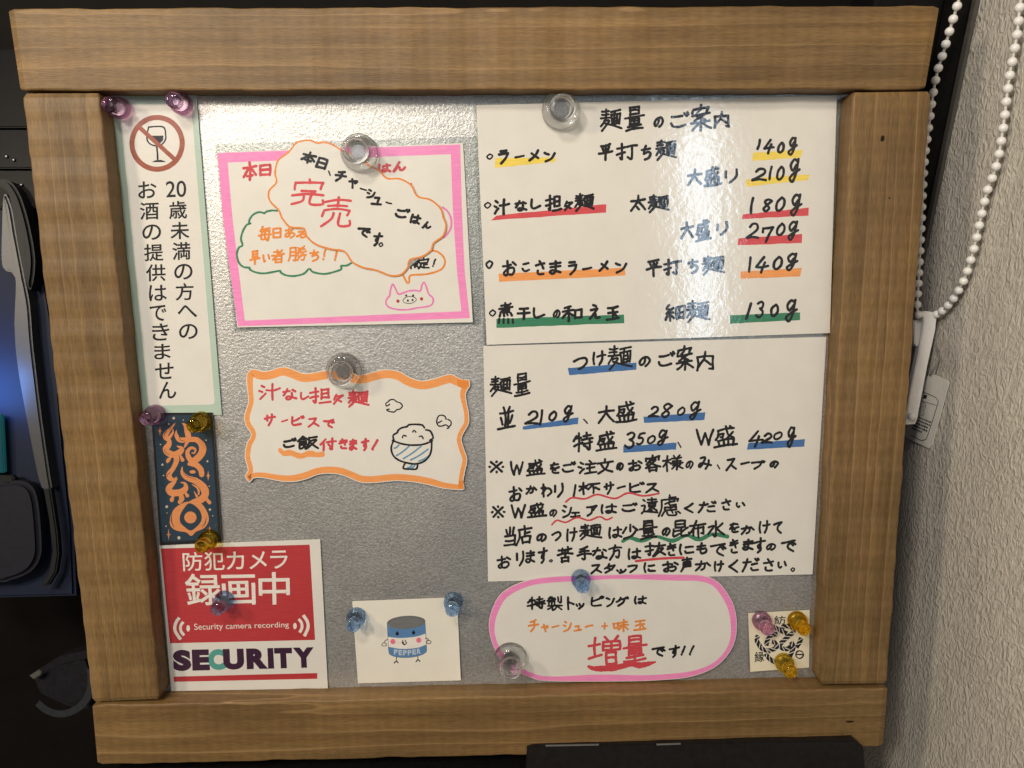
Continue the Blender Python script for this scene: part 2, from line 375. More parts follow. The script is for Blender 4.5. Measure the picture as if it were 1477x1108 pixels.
class Sheet:
    """a sheet lying on the steel panel; everything is given in photograph pixels and put on the sheet's own plane"""
    def __init__(s, name, label, cat, outline, mat, level, lam=True, group=None, curl=None, thick=.00035, smooth_out=False):
        s.level = level; s.w = WP + .0004 + level * .0008; s.lam = lam; s.curl = curl
        s.quad = outline if len(outline) == 4 else None
        c = [sum(p[i] for p in outline) / len(outline) for i in (0, 1)]
        b = uv(c[0], c[1], s.w); s.org = Vector((b.x, b.y, s.w))
        s.px0 = min(p[0] for p in outline); s.px1 = max(p[0] for p in outline); s.py0 = min(p[1] for p in outline); s.py1 = max(p[1] for p in outline)
        if s.quad:
            N = 26; vs = []; fs = []
            tl, tr, br, bl = outline
            for j in range(N + 1):
                for i in range(N + 1):
                    a, bb = i / N, j / N
                    top = [tl[k] + (tr[k] - tl[k]) * a for k in (0, 1)]; bot = [bl[k] + (br[k] - bl[k]) * a for k in (0, 1)]
                    vs.append(s.P(top[0] + (bot[0] - top[0]) * bb, top[1] + (bot[1] - top[1]) * bb, 0))
            g = lambda i, j: j * (N + 1) + i
            fs = [(g(i, j + 1), g(i + 1, j + 1), g(i + 1, j), g(i, j)) for j in range(N) for i in range(N)]
            rim = [g(i, 0) for i in range(N)] + [g(N, j) for j in range(N)] + [g(N - i, N) for i in range(N)] + [g(0, N - j) for j in range(N)]
            o = len(vs); vs += [vs[k] - Vector((0, 0, thick)) for k in range(o)]
            fs += [tuple(reversed([k + o for k in f])) for f in fs]
            for k in range(len(rim)):
                a, bb = rim[k], rim[(k + 1) % len(rim)]; fs.append((a, bb, bb + o, a + o))
        else:
            pts = [s.P(x, y, 0) for x, y in outline]; k = len(pts)
            vs = pts + [p - Vector((0, 0, thick)) for p in pts]
            fs = [tuple(range(k))[::-1], tuple(range(k, 2 * k))] + [(i, (i + 1) % k, (i + 1) % k + k, i + k) for i in range(k)]
        bm_ = bmesh.new(); bv = [bm_.verts.new(v) for v in vs]
        for f in fs: bm_.faces.new([bv[i] for i in f])
        if not s.quad: bmesh.ops.triangulate(bm_, faces=[f for f in bm_.faces if len(f.verts) > 4])
        s.o = bmobj(name, bm_, mat, None, BM @ Matrix.Translation(s.org))
        tag(s.o, label, cat, group)
        s.layers = {}; s.n = 0; s.row = 0
    def P(s, px, py, h):
        p = uv(px, py, s.w)
        lift = s.curl((px - s.px0) / (s.px1 - s.px0), (py - s.py0) / (s.py1 - s.py0)) if s.curl else 0
        if lift: p = uv(px, py, s.w + lift)
        return Vector((p.x, p.y, s.w + lift + h)) - s.org
    def layer(s, name, h):
        if name not in s.layers: s.layers[name] = dict(v=[], f=[], m=[], keys=[], h=h)
        return s.layers[name]
    def add(s, L, pts, faces, key):
        if key not in L['keys']: L['keys'].append(key)
        mi = L['keys'].index(key); o = len(L['v'])
        L['v'] += pts; L['f'] += [tuple(i + o for i in f) for f in faces]; L['m'] += [mi] * len(faces)
    def nexth(s):
        s.n += 1
        return (s.n % 9) * 1.2e-6
    def ribbon(s, L, path, w, key, caps=True, jit=.06, h=None):
        """path: px points, optionally with a third value = width factor"""
        base = (L['h'] if h is None else h) + s.nexth(); n = len(path)
        if n < 2:
            path = [path[0], (path[0][0] + .01, path[0][1]) + tuple(path[0][2:])]; n = 2
        ph = random.uniform(0, 9); left, right = [], []; cc = []
        tot = 0
        for i, p in enumerate(path):
            a, b = path[max(i - 1, 0)], path[min(i + 1, n - 1)]
            dx, dy = b[0] - a[0], b[1] - a[1]; q = math.hypot(dx, dy) or 1; dx /= q; dy /= q
            if i: tot += math.dist(p[:2], path[i - 1][:2])
            ww = w * .5 * (p[2] if len(p) > 2 else 1) * (1 + jit * math.sin(tot * .35 + ph) + jit * .6 * math.sin(tot * .9 + ph * 2))
            h = base + 1.5e-6 * i / n
            left.append((p[0] + dy * ww, p[1] - dx * ww, h)); right.append((p[0] - dy * ww, p[1] + dx * ww, h)); cc.append((dx, dy, ww, h))
        pts = [s.P(*q) for q in left] + [s.P(*q) for q in right]
        fs = [(n + i, n + i + 1, i + 1, i) for i in range(n - 1)]
        if caps:
            for e, sg in ((0, -1), (n - 1, 1)):
                dx, dy, ww, h = cc[e]; p = path[e]; fan = []
                for k in range(1, 6):
                    a = -math.pi / 2 + math.pi * k / 6
                    fan.append(len(pts)); ca, sa = math.cos(a) * ww * sg, math.sin(a) * ww
                    pts.append(s.P(p[0] + dx * ca - dy * sa, p[1] + dy * ca + dx * sa, h))
                lo, ro = e, n + e
                loop = [lo] + fan + [ro]
                fs.append(tuple(loop) if sg > 0 else tuple(reversed(loop)))
        s.add(L, pts, fs, key)
    def stroke(s, pts, w, key='k', part='lettering', h=8e-5, smooth=True, closed=False, caps=True, jit=.06):
        L = s.layer(part, h)
        s.ribbon(L, smooth_path(pts, closed) if smooth else pts, w, key, caps, jit, h)
    def poly(s, pts, key, part='lettering', h=4e-5):
        L = s.layer(part, h); hh = h + s.nexth()
        s.add(L, [s.P(x, y, hh) for x, y in pts], [tuple(range(len(pts)))[::-1]], key)
    def ellipse(s, cx, cy, rx, ry, key, part='lettering', h=9e-5, k=28, rot=0.0, start=0):
        c, sn = math.cos(rot), math.sin(rot)
        s.poly([(cx + rx * math.cos(a) * c - ry * math.sin(a) * sn, cy + rx * math.cos(a) * sn + ry * math.sin(a) * c) for a in [6.28318 * i / k for i in range(k)]], key, part, h)
    def band(s, outer, inner, key, part='border', h=3e-5, closed=True):
        L = s.layer(part, h); n = len(outer); hh = h + s.nexth()
        pts = [s.P(x, y, hh) for x, y in outer] + [s.P(x, y, hh) for x, y in inner]
        s.add(L, pts, [(n + i, n + (i + 1) % n, (i + 1) % n, i) for i in range(n if closed else n - 1)], key)
    def hl(s, pts, key, h=3.2e-5):
        """marker highlight: a quad tl, tr, br, bl with slightly ragged edges"""
        tl, tr, br, bl = pts; n = 14; up, lo = [], []
        for i in range(n + 1):
            t = i / n; j = lambda: random.uniform(-.5, .5)
            up.append((tl[0] + (tr[0] - tl[0]) * t, tl[1] + (tr[1] - tl[1]) * t + j() * .8)); lo.append((bl[0] + (br[0] - bl[0]) * t, bl[1] + (br[1] - bl[1]) * t + j() * .8))
        s.row += 1; s.band(up, lo, key, 'highlight/%d' % s.row, h, closed=False)
    def done(s):
        for name, L in s.layers.items():
            mesh(name.split('/')[0], L['v'], L['f'], [ink(k, s.lam) for k in L['keys']], s.o, midx=L['m'])
    # handwriting
    def g(s, ch, x0, y0, x1, y1, w=3.3, key='k', slant=None, rot=0.0, jit=.5):
        st = glyph(ch)
        if slant is None: slant = .22 if ch in '0123456789g' else 0.0
        rise = .10 if ch not in '0123456789gW※' else 0.0
        P = [[(p[0] + slant * (20 - p[1]), p[1] - rise * p[0]) for p in q] for q, _ in st]
        xs = [p[0] for q in P for p in q]; ys = [p[1] for q in P for p in q]
        a0, a1, b0, b1 = min(xs), max(xs), min(ys), max(ys)
        w = min(w, max(.23 * max(x1 - x0, y1 - y0), 2.2))
        bw, bh = max(x1 - x0 - w, .1), max(y1 - y0 - w, .1)
        sx = bw / (a1 - a0) if a1 - a0 > .5 else 0; sy = bh / (b1 - b0) if b1 - b0 > .5 else 0
        cx, cy = (x0 + x1) / 2, (y0 + y1) / 2; c, sn = math.cos(rot), math.sin(rot)
        L = s.layer('lettering/%d' % s.row, 8e-5)
        for q, (_, sm) in zip(P, st):
            pts = []
            for p in q:
                X = (p[0] - (a0 + a1) / 2) * sx + random.gauss(0, jit * .5); Y = (p[1] - (b0 + b1) / 2) * sy + random.gauss(0, jit * .5)
                pts.append((cx + X * c - Y * sn, cy + X * sn + Y * c))
            for seg in split(pts, q, sm): 
                if len(seg) == 2 and sm is None: pass
                if len(seg) == 2:          # a straight stroke bows very slightly under the hand
                    (xa, ya), (xb, yb) = seg; d = math.dist(*seg); k = random.gauss(0, .035)
                    seg = [seg[0], ((xa + xb) / 2 + (yb - ya) * k, (ya + yb) / 2 - (xb - xa) * k), seg[1]]
                s.ribbon(L, smooth_path(seg), w * random.uniform(.94, 1.06), key)
    def line(s, items, **kw):
        last = None
        for it in items:
            if last is None or it[1] < last[3] - 12 or it[1] > last[3] + 24 or abs(it[2] + it[4] - last[2] - last[4]) > 40: s.row += 1
            k2 = dict(kw); k2['w'] = kw['w'] * (.9 if len(glyph(it[0])) > 11 else 1.0); s.g(*it, **k2); last = it
    # printed characters from Blender's own built-in font
    def pr(s, ch, quad, key='n', bold=0.0, part='lettering', h=6e-5):
        """quad: tl, tr, br, bl in px; the ink box of the text is stretched onto it"""
        cjk = ord(ch[0]) > 0x2000
        vs, fs = fontmesh(ch, 0.0 if cjk else bold)
        tl, tr, br, bl = quad; L = s.layer(part, h); hh = h + s.nexth(); out = []
        sz = math.dist(tl, bl); th = bold * sz * .9 if cjk else 0            # stroke weight added round the outline
        def at_(a, b):
            b = 1 - b
            if th: a, b = (a - .5) * (1 - th / max(math.dist(tl, tr), 1)) + .5, (b - .5) * (1 - th / sz) + .5
            t = [tl[k] + (tr[k] - tl[k]) * a for k in (0, 1)]; u = [bl[k] + (br[k] - bl[k]) * a for k in (0, 1)]
            return (t[0] + (u[0] - t[0]) * b, t[1] + (u[1] - t[1]) * b)
        px = [at_(a, b) for a, b in vs]
        s.add(L, [s.P(x, y, hh) for x, y in px], fs, key)
        if th:
            cnt = {}
            for f in fs:
                for i in range(len(f)):
                    e = (f[i], f[(i + 1) % len(f)]); cnt.setdefault(tuple(sorted(e)), []).append(e)
            k = 0
            for e, l_ in cnt.items():
                if len(l_) != 1: continue
                (xa, ya), (xb, yb) = px[e[0]], px[e[1]]; d = math.hypot(xb - xa, yb - ya)
                if d < 1e-4: continue
                ux, uy = (xb - xa) / d * th / 2, (yb - ya) / d * th / 2; k += 1; z = hh + 1.2e-6 * (1 + k % 7)
                s.add(L, [s.P(x, y, z) for x, y in ((xa - ux * .7 - uy, ya - uy * .7 + ux), (xb + ux * .7 - uy, yb + uy * .7 + ux), (xb + ux * .7 + uy, yb + uy * .7 - ux), (xa - ux * .7 + uy, ya - uy * .7 - ux))], [(0, 1, 2, 3)], key)
    def prb(s, ch, x0, y0, x1, y1, **kw): s.pr(ch, [(x0, y0), (x1, y0), (x1, y1), (x0, y1)], **kw)

_FM = {}
def fontmesh(txt, bold):
    k = (txt, bold)
    if k not in _FM:
        c = bpy.data.curves.new('t', 'FONT'); c.body = txt; c.offset = bold; c.resolution_u = 6
        o = bpy.data.objects.new('t', c); COL.objects.link(o)
        me = bpy.data.meshes.new_from_object(o)
        xs = [v.co.x for v in me.vertices]; ys = [v.co.y for v in me.vertices]
        a, b, e, d = min(xs), max(xs), min(ys), max(ys)
        vs = [((v.co.x - a) / (b - a), (v.co.y - e) / (d - e)) for v in me.vertices]
        fs = []
        for p in me.polygons:
            f = list(p.vertices)
            if p.normal.z < 0: f.reverse()
            fs.append(tuple(f))
        _FM[k] = (vs, fs)
        bpy.data.objects.remove(o); bpy.data.curves.remove(c); bpy.data.meshes.remove(me)
    return _FM[k]

def split(pts, raw, sm):
    if sm is False: return [[pts[i], pts[i + 1]] for i in range(len(pts) - 1)]
    out = [[pts[0]]]
    for i in range(1, len(pts)):
        if raw[i] == raw[i - 1]: out.append([out[-1][-1]])
        else: out[-1].append(pts[i])
    return [q for q in out if len(q) > 1]
G = {}
for ln in '''麺 1282 1575 0898 5058 580f 3b8b1k 4dkj a3j2 e3d6 a6bf !a6j5if d7de g6ge d9g9 dcgc bfie
量 !50f0f6 5057 53f3 56f6 09k8 !5afafe 5a5f 5cfc 5efe aaaj 3hhg 1kjj
案 a0a3 3326 !33h2f6 9468ec e74c 28i7 1eid acak 9e2j bejj
内 353j !35h5hjei a098984f a9fe
平 32h1 5578 f4d8 0bka a2ak
打 0584 505i3g 0c8a a4k3 f4fibg
大 17j6 a0981j a8jj
太 17j6 a0981j a8jj 8fbi
盛 34h2 34391d a0c8hc g6bc !38877b5a e0g2 3e4j !3ehdgj 8e8j cdcj 0kkj
汁 2254 083a 1i6c 78k7 d1dk
担 0584 505i3g 0c8a !b2i2id b2be b8i7 bdid 9jki
々 825b 75f4f45j 8bdg
煮 33e3 9097 08k7 h12e !69f9ff 696f 6cfc 6ffe 2h1k 7h8k chdk hgjk
干 32h2 0aka a2ak
和 8123 07b6 626k 680f 69bd d7dh !d7k6kg dgkg
玉 22i1 3ah9 a2ai 0jki ecgg
細 401566 841b8a 5b5k 2e0i 7e9h b4ci !b4k3ji f4fh bbka chjh
並 6084 e0c4 25i4 858i c5ci 395f h8ef 0jki
特 3308 2685 505k 0e9b b4i3 e0e8 98k7 9ckb h8hjeh beeg
注 2254 083a 1i6c c0e3 85j4 9bia d5di 7jki
文 a0a4 05k4 f5bd1k 57aekj
客 a0a3 2327 !23i2h6 943b 77e62f 79jf 5f6k !5fffek 6jej
様 0685 404k 470e 588b b0c3 h0f3 94j3 a7i7 9aka e4ej addd9i icfe feki
杯 0685 404k 470e 588b 93k2 f39c e8ek g9kd
遠 2143 09493f 0j4hkk 82i2 d0d5 75j5 979b !97h7ha 9aha cb7h bdbhdg hbdd dcjh
慮 a0a4 a2g2 !34i4h6 343c0j 68f6 a5a9g9 6b6f !6bgbge bbbe 6ege 5g3j 8g9jgjgh cfdh igki
当 a0a8 4267 g1e7 !39h9hj 4ehe 2jhj
店 a0b3 34j3 444c0k b5bc b8h7 7c8j !7cichj 8ihi
少 a0aa 541b e3j9 h9cg2k
昆 !50f0f8 5058 54f4 58f8 3a3j9g 3d9c i9be b9bhdjjijf
布 905a1e 15j4 595h !59h8hgef b6bk
水 a0aj7h 27861g h4b9 b9ji
苦 14j3 6167 e0e6 0aka a6ae 5e6k !5efefk 5jfj
手 f043 37h6 0ckb a2bj7h
方 a0a4 05k4 867c1k 79g8fibh
抜 0584 505i3g 0c8a 95k4 e0d98k cai99k cckj
声 23i2 a0a6 46g6 !49g9gd 4dgd 494e0k a9ad
製 4023 22a2 05b4 606b 272a !27a7aa e1e7 i0iag9 1dje 9d1i 7f7kbi gecg acjk
増 0675 404e 0f8d a0c3 i0g3 !94j4ja 949a e4ea 97j7 9aja !bchchk bcbk bghg bkhk
味 051e !05656e 1d6d 95i4 8ak9 e0ek da7h ebkh
本 16j5 a0ak 961g b7jf 6fef
日 414k !41g1gk 4aga 4jgj
完 a0a3 2328 !23i2h7 69e9 1djc 8d7h1k cccjjjjg
売 23i2 a0a6 46g6 291d !29i9hc 8b7f1k cbcjjjjg
毎 6026 44i3 574hgh !57h7fkdj 0ckc a8ab adag
早 !50f0f9 5059 54f4 59f9 0dkc a9ak
者 33e3 9097 08k7 h12e !6agagk 6a6k 6fgf 6jgj
勝 212d0k !21818k6j 2787 2c8c b1d3 i0g3 b5j4 a8k7 f2ad f8kd ceidhjfj fcak
限 212k 2181578c4d b2bjgg !b2i2i9 b5i5 b9i9 ibee c9kk
定 a0a3 2328 !23i2h7 49g9 a9ai adgd 5c4g1k 4gajjk
飯 5007 51a6 3575 !28888d 282j7g 2b8b 2d8d 6f9i b3j2 b3bb8k c8i79k cbkk
付 600a 464k 86k5 f0fjch aace
の b49c4g2b65d3i8gebi
ご 4595e4 3d5hbihg g1i5 j0k3
ラ 54f4 38h8h8ee6k
ー 2aia
メ f1ab2j 56fg
ン 3497 4jdfi6
ち 25h4 906b6bd9hdei7k
り 434c e1eb8k
な 15a4 70471c e3i6 d8dg8j5h8eji
し 606e9jhe
お 16c5 707h4j2g8bfaheejaj f2j6
こ 45a5f4 3d6hbihg
さ 26h4 90fb 5d5h8jfj
ま 34h3 39h8 a0ag6k2h6ehj
え 70c2 37f6f68d1k 8dbdcjjj
つ 1895h5jbeh8j
け 312b3j 87k6 f0fcbk
を 34g3 90572c89be i98d6hajhj
み 43b27b3h1e5bjf g7febk
ス 43f2f2ab2j abii
プ 24f3f3db5j f2h0k2h4f2
フ 24f3f3db5j
か 16d5d5cf8i 806a1j f4ja
わ 505k 16852g98f8iecj
サ 07k6 525c e0eb7k
ビ e54a 414g7jgi g1i4 j0k3
シ 4284 286a 3idfi6
ェ 48g8 a8ai 2iii
ア 23h2h2ca a69e3k
は 302b3j 86j5 e0efaj7gbejj
く !e05aek
だ 25b4 705a1j c9i8 bfdiji g0i3 j0k2
い 343c6h8e e4hc
て 15i3i3a89egj
す 05k4 c0cb9e7ba8cccg7k
で 15i3i3a89egj e8ga h7j9
き 34g2 28h6 70dc 5e5h8jfj
に 302b3j 96i5 9eahjh
も 907c9jgihd 36f5 2bfa
タ 80661b 75g4g4cd3k 69cd
ッ 395d 98ac h8fe8j
ト 606k 68hd
ピ e54a 414g7jgi f2h0k2h4f2
グ 80661b 65f4f4cd4k g1i4 j0k3
チ f144 0ak9 b3bc4k
ャ 3bg9dd 77bk
ュ 49d9d9ci 1iji
ほ 302b3j 83j3 88j7 e3efaj7gbejj
ん a01k7babbhfijc
あ 34f3 9089ah d78g3h4bb9ibhgck
る 43e2e22f2fb9hdej8j9g
、 4a8f
。 6f7e8f7g6f
・ a6d9ad79a6
※ 33hh h33h a2a3 ahai 1a2a iaja
! c09d 8h8i
+ 2aia a2ai
W !106ka5ekj0
0 a0374hakgdf4a0
1 b09k
2 3571d2e91j 1jaiij
3 3390e3c879eceh8k2h
4 !a01djb d7ak
5 5239a8fcdi6k1i 52h0
7 24g2g29k 2428
8 f3904489de9k4g8af3
g f290458ae5 g0ed9k4hadk9'''.split('\n'):
    c, *st = ln.split(' '); G[c] = []
    for q in st:
        sm = not q.startswith('!'); q = q.lstrip('!')
        G[c].append(([(int(q[i], 36), int(q[i + 1], 36)) for i in range(0, len(q), 2)], sm))
def glyph(c): return G[c]
def crop(ox, oy, s): return lambda pts: [(ox + p[0] / s, oy + p[1] / s) + tuple(p[2:]) for p in pts]
def items(txt, f=None):
    """'麺 865 157 896 190; ...' -> glyph boxes, optionally given in the pixels of an enlarged crop"""
    out = []
    for it in txt.split(';'):
        q = it.split(); b = [float(v) for v in q[1:5]]
        if f: (b[0], b[1]), (b[2], b[3]) = f([(b[0], b[1]), (b[2], b[3])])
        out.append((q[0], *b))
    return out
# ------------------------------------------------------------------ the sheets on the board
A = crop(680, 130, 2.993); B2 = crop(930, 130, 2.993); C3 = crop(690, 480, 5.47); C4 = crop(930, 480, 5.47)
C5 = crop(690, 650, 5.47); C6 = crop(930, 650, 5.47); C7 = crop(690, 810, 3.787)
# --- noodle amounts (upper right)
s = Sheet('menu_sheet', 'laminated handwritten noodle amount list with yellow, red, orange and green underlines', 'menu sheet',
          [(687, 152), (1207, 138), (1197, 480.5), (702, 497.5)], PAPER_RIPPLE, 2, lam='ripple', group='laminated menu sheets',
          curl=lambda a, b: .0011 * max(0, b) ** 6 * (1 - a) ** .5)
for q, k in (([(1086, 220.5), (1158, 216), (1154.5, 227.5), (1085, 232)], 'y'), ([(1076, 258.5), (1168, 251.5), (1165, 260), (1075.5, 269.5)], 'y'),
             ([(714, 228.5), (801, 227), (801.5, 233), (714, 242.5)], 'y'), ([(716, 311), (874.5, 294.5), (874, 306.5), (708, 318)], 'R'),
             ([(1071, 309.5), (1166.5, 299.5), (1166, 311), (1070, 316)], 'R'), ([(1065, 344), (1157, 337.5), (1156.5, 350.5), (1064, 354)], 'R'),
             ([(719, 395), (901, 386), (902, 397.5), (720, 406.5)], 'O'), ([(1068.5, 392), (1156.5, 386.5), (1154, 399), (1068, 402)], 'O'),
             ([(716, 460), (900, 454), (900.5, 466), (716, 473)], 'g'), ([(1053, 455), (1154, 450.5), (1154, 462), (1053, 467)], 'g')):
    s.hl(q, k)
s.line(items('麺 865 156 898 191;量 900 152 930 191;の 942 168 958 185;ご 966 160 995 185;案 995 150 1027 190;内 1029 160 1053 186;'
             '・ 701 221 712 231;ラ 718 215 734 238;ー 742 223 757 229;メ 762 215 778 233;ン 784 219 802 235;平 862 206 885 233;打 888 206 920 232;ち 924 209 940 232;麺 945 201 977 233;'
             '・ 698 291 709 302;汁 711 286 736 311;な 742 288 761 306;し 765 286 781 303;担 786 281 811 306;々 813 289 827 305;麺 828 278 858 306;太 909 280 932 306;麺 934 280 966 308;'
             '・ 700 375 712 388;お 724 375 746 399;こ 752 378 765 393;さ 771 375 787 398;ま 791 375 810 397;ラ 818 376 833 398;ー 839 384 855 390;メ 863 375 878 392;ン 887 378 905 395;'
             '平 931 373 955 400;打 956 373 984 398;ち 991 373 1008 396;麺 1012 368 1046 398;・ 705 446 716 457;煮 718 436 741 458;干 745 443 766 462;し 768 443 787 460;の 797 446 809 460;和 810 440 841 465;え 849 438 867 462;玉 873 440 895 463;'
             '細 958 438 989 465;麺 989 433 1025 467;大 991 243 1013 269;盛 1014 239 1042 270;り 1045 243 1064 265;大 981 319 1001 346;盛 1002 316 1027 350;り 1033 319 1050 341'), w=3.9)
s.line(items('1 1091 200 1098 217;4 1100 200 1118 223;0 1121 204 1132 222;g 1136 197 1151 225;2 1083 242 1106 262;1 1108 239 1115 261;0 1119 239 1132 261;g 1137 228 1155 264;'
             '1 1081 284 1088 310;8 1099 286 1115 307;0 1118 283 1133 306;g 1139 279 1158 313;2 1075 321 1095 345;7 1098 326 1117 351;0 1119 321 1133 341;g 1135 318 1153 348;'
             '1 1078 369 1085 393;4 1089 369 1110 395;0 1114 369 1129 390;g 1133 364 1152 392;1 1074 436 1085 462;3 1089 433 1103 460;0 1111 438 1124 458;g 1132 431 1151 465'), w=3.9)
for k in range(4): s.stroke([(720 + 6.5 * k, 460 + .2 * k), (719.5 + 6 * k + k * .8, 466)], 3.2)
s.done(); MENU = s
fm = Sheet.__new__(Sheet)
def film(parent_sheet, outline, w):
    """the clear laminate that stands out past the paper"""
    vs = [Vector((*uv(x, y, w)[:2], w + d)) - parent_sheet.org for d in (0, -.0002) for x, y in outline]
    return mesh('laminate_film', vs, [(3, 2, 1, 0), (4, 5, 6, 7), (0, 1, 5, 4), (1, 2, 6, 5), (2, 3, 7, 6), (3, 0, 4, 7)], FILM, parent_sheet.o)
film(s, [(681, 138), (1216, 129), (1204, 483), (697, 499)], s.w - .0005)
# --- dipping noodles (lower right)
s = Sheet('menu_sheet', 'laminated handwritten dipping noodle sheet with blue underlines and red and green wavy lines', 'menu sheet',
          [(697, 499), (1192, 486), (1172, 828.5), (704, 839)], PAPER, 1, group='laminated menu sheets',
          curl=lambda a, b: .0022 * max(0, a) ** 7 * max(0, b) ** 5 + .0009 * max(0, 1 - b) ** 12 * max(0, 1 - a) ** 2)
for q in ([(819, 531), (918, 523), (918, 533.5), (821, 541.5)], [(754, 615), (834.5, 602), (833.5, 612), (754, 620)], [(928, 601), (1017.5, 595), (1016, 606), (929, 610)],
          [(899, 643.5), (976, 638.5), (975, 648.5), (899, 653)], [(1079, 639), (1161, 633.5), (1160, 644), (1077.5, 649)]):
    s.hl(q, 'b')
s.stroke(C5([(690, 405), (740, 372), (840, 380), (940, 347), (1075, 378), (1180, 335), (1300, 357), (1425, 338)]), 2.8, 'r')
s.stroke(C5([(580, 585), (620, 550), (690, 565), (780, 528), (870, 550), (955, 522), (1010, 545), (1055, 528)]), 2.6, 'r')
s.stroke([(917, 809.4), (950, 806), (986, 804.3)], 3.6, 'r')
s.stroke([(898, 781, .8), (909, 776, 1), (926, 780, 1.1), (946, 774, .8), (970, 780, 1.1), (990, 772.5, .9), (1008.6, 778, 1.2), (1027, 770.7, 1), (1049, 774, 1.2)], 5.4, 'g', h=3.4e-5)
s.line(items('つ 826 515 848 534;け 854 505 875 528;麺 876 498 913 535;の 921 513 939 530;ご 948 506 974 529;案 974 498 1001 535;内 1004 506 1030 536;麺 706 542 739 573;量 740 537 766 573;'
             '並 717 585 744 621;、 841 604 848 612;大 862 584 887 612;盛 887 578 920 611;特 826 622 856 653;盛 859 621 891 652;、 977 637 983 646;W 1003 618 1031 643;盛 1029 613 1065 647;'
             '2 756 592 777 613;1 777 590 784 614;0 791 592 804 608;g 811 584 828 610;2 934 585 951 603;8 953 581 971 604;0 976 586 989 600;g 993 578 1012 607;3 900 622 917 648;5 917 623 932 643;0 933 627 946 641;g 947 619 965 644;'
             '4 1079 620 1102 646;2 1097 624 1115 640;0 1115 622 1129 635;g 1134 615 1149 646'), w=3.6)
s.line(items('※ 704 664 728 683;W 735 665 756 686;盛 758 662 787 688;を 792 666 808 684;ご 810 665 831 682;注 833 663 862 685;文 860 661 885 685;の 888 666 900 680;お 905 663 927 680;客 930 655 954 682;様 955 655 986 681;の 988 664 1001 677;み 1006 658 1027 678;、 1034 670 1039 677;ス 1046 660 1063 680;ー 1067 665 1082 671;プ 1083 663 1105 678;の 1109 664 1124 676;'
             'お 733 701 754 724;か 758 700 775 714;わ 779 697 797 718;り 799 696 813 719;1 826 698 832 717;杯 834 695 866 714;サ 870 694 886 714;ー 889 700 903 706;ビ 907 694 930 712;ス 930 696 951 712;'
             '※ 708 729 729 748;W 736 727 759 748;盛 760 724 789 748;の 792 734 804 746;シ 810 728 826 748;ェ 822 738 838 747;ア 845 728 862 746;は 866 726 890 742;ご 896 724 920 739;遠 924 717 950 742;慮 948 713 983 746;く 986 725 1001 741;だ 1006 722 1034 741;さ 1040 719 1055 737;い 1061 724 1075 733'), w=3.45)
s.line(items('当 726 759 744 789;店 743 757 768 788;の 773 769 789 782;つ 795 766 810 781;け 816 760 834 782;麺 835 755 869 780;は 877 759 898 777;少 897 755 921 779;量 921 749 949 779;の 954 760 968 774;昆 970 749 995 776;布 993 750 1019 777;水 1019 750 1046 775;を 1051 753 1067 769;か 1068 757 1089 772;け 1094 750 1112 770;て 1115 752 1129 770;'
             'お 716 801 737 821;り 744 794 756 818;ま 757 793 772 813;す 775 789 791 814;。 792 806 798 812;苦 803 787 827 813;手 831 787 854 809;な 854 789 877 808;方 877 785 898 809;は 905 790 925 808;抜 929 781 961 804;き 961 783 976 803;に 979 784 1002 801;も 1004 782 1021 800;で 1024 783 1048 803;き 1051 777 1066 799;ま 1070 777 1087 795;す 1086 775 1105 799;の 1104 783 1120 795;で 1126 778 1149 797;'
             'ス 851 813 869 829;タ 870 812 888 828;ッ 888 820 904 828;フ 905 814 920 827;に 928 811 946 827;お 955 809 979 826;声 981 803 999 826;か 1002 808 1026 825;け 1029 808 1045 825;く 1050 807 1065 827;だ 1069 804 1096 826;さ 1100 805 1117 825;い 1121 809 1135 821;。 1140 818 1147 825'), w=3.45)
s.done()
# --- topping oval
ov = smooth_path(C7([(57, 360), (75, 260), (130, 170), (250, 108), (400, 82), (640, 74), (900, 68), (1100, 70), (1210, 74), (1290, 98), (1345, 150), (1395, 240), (1412, 340), (1400, 440), (1355, 520), (1280, 585), (1160, 630), (1000, 648), (800, 655), (420, 655), (300, 640), (180, 580), (90, 480)]), True, 5)[:-1]
def inset(pts, d, var=None):
    n = len(pts); out = []
    ar = sum(pts[i][0] * pts[(i + 1) % n][1] - pts[(i + 1) % n][0] * pts[i][1] for i in range(n)); sg = 1 if ar > 0 else -1
    for i in range(n):
        a, b = pts[i - 1], pts[(i + 1) % n]; dx, dy = b[0] - a[0], b[1] - a[1]; q = math.hypot(dx, dy) or 1
        k = d * (var(i / n) if var else 1)
        out.append((pts[i][0] - dy / q * k * sg, pts[i][1] + dx / q * k * sg))
    return out
s = Sheet('topping_card', 'oval cut white card with a thick pink marker edge and large red lettering', 'card', ov, PAPER, 3)
s.band(inset(ov, .7), inset(ov, 8.3, lambda t: 1 + .16 * math.sin(t * 19) + .08 * math.sin(t * 43)), 'p')
s.line(items('特 264 188 367 267;製 371 184 460 272;ト 484 188 527 267;ッ 529 223 582 262;ピ 614 184 692 247;ン 694 194 747 252;グ 749 188 822 247;は 849 184 920 237;で 944 462 1022 522;す 1039 454 1102 527;! 1103 458 1132 514;! 1149 456 1182 514', C7), w=3.2)
s.line(items('チ 271 313 331 387;ャ 341 343 386 387;ー 399 345 442 365;シ 461 323 512 387;ュ 519 348 566 382;ー 581 344 627 364;+ 670 333 710 372;味 734 313 822 387;玉 846 316 920 380', C7), w=2.9, key='o')
s.line(items('増 594 398 778 566;量 784 398 926 555', C7), w=4.3, key='r')
s.stroke(C7([(603, 574, .9), (640, 585, 1.5), (740, 580, 1.9), (830, 563, 1.3), (890, 566, 1.8), (965, 549, .6)]), 5.0, 'r')
s.done()
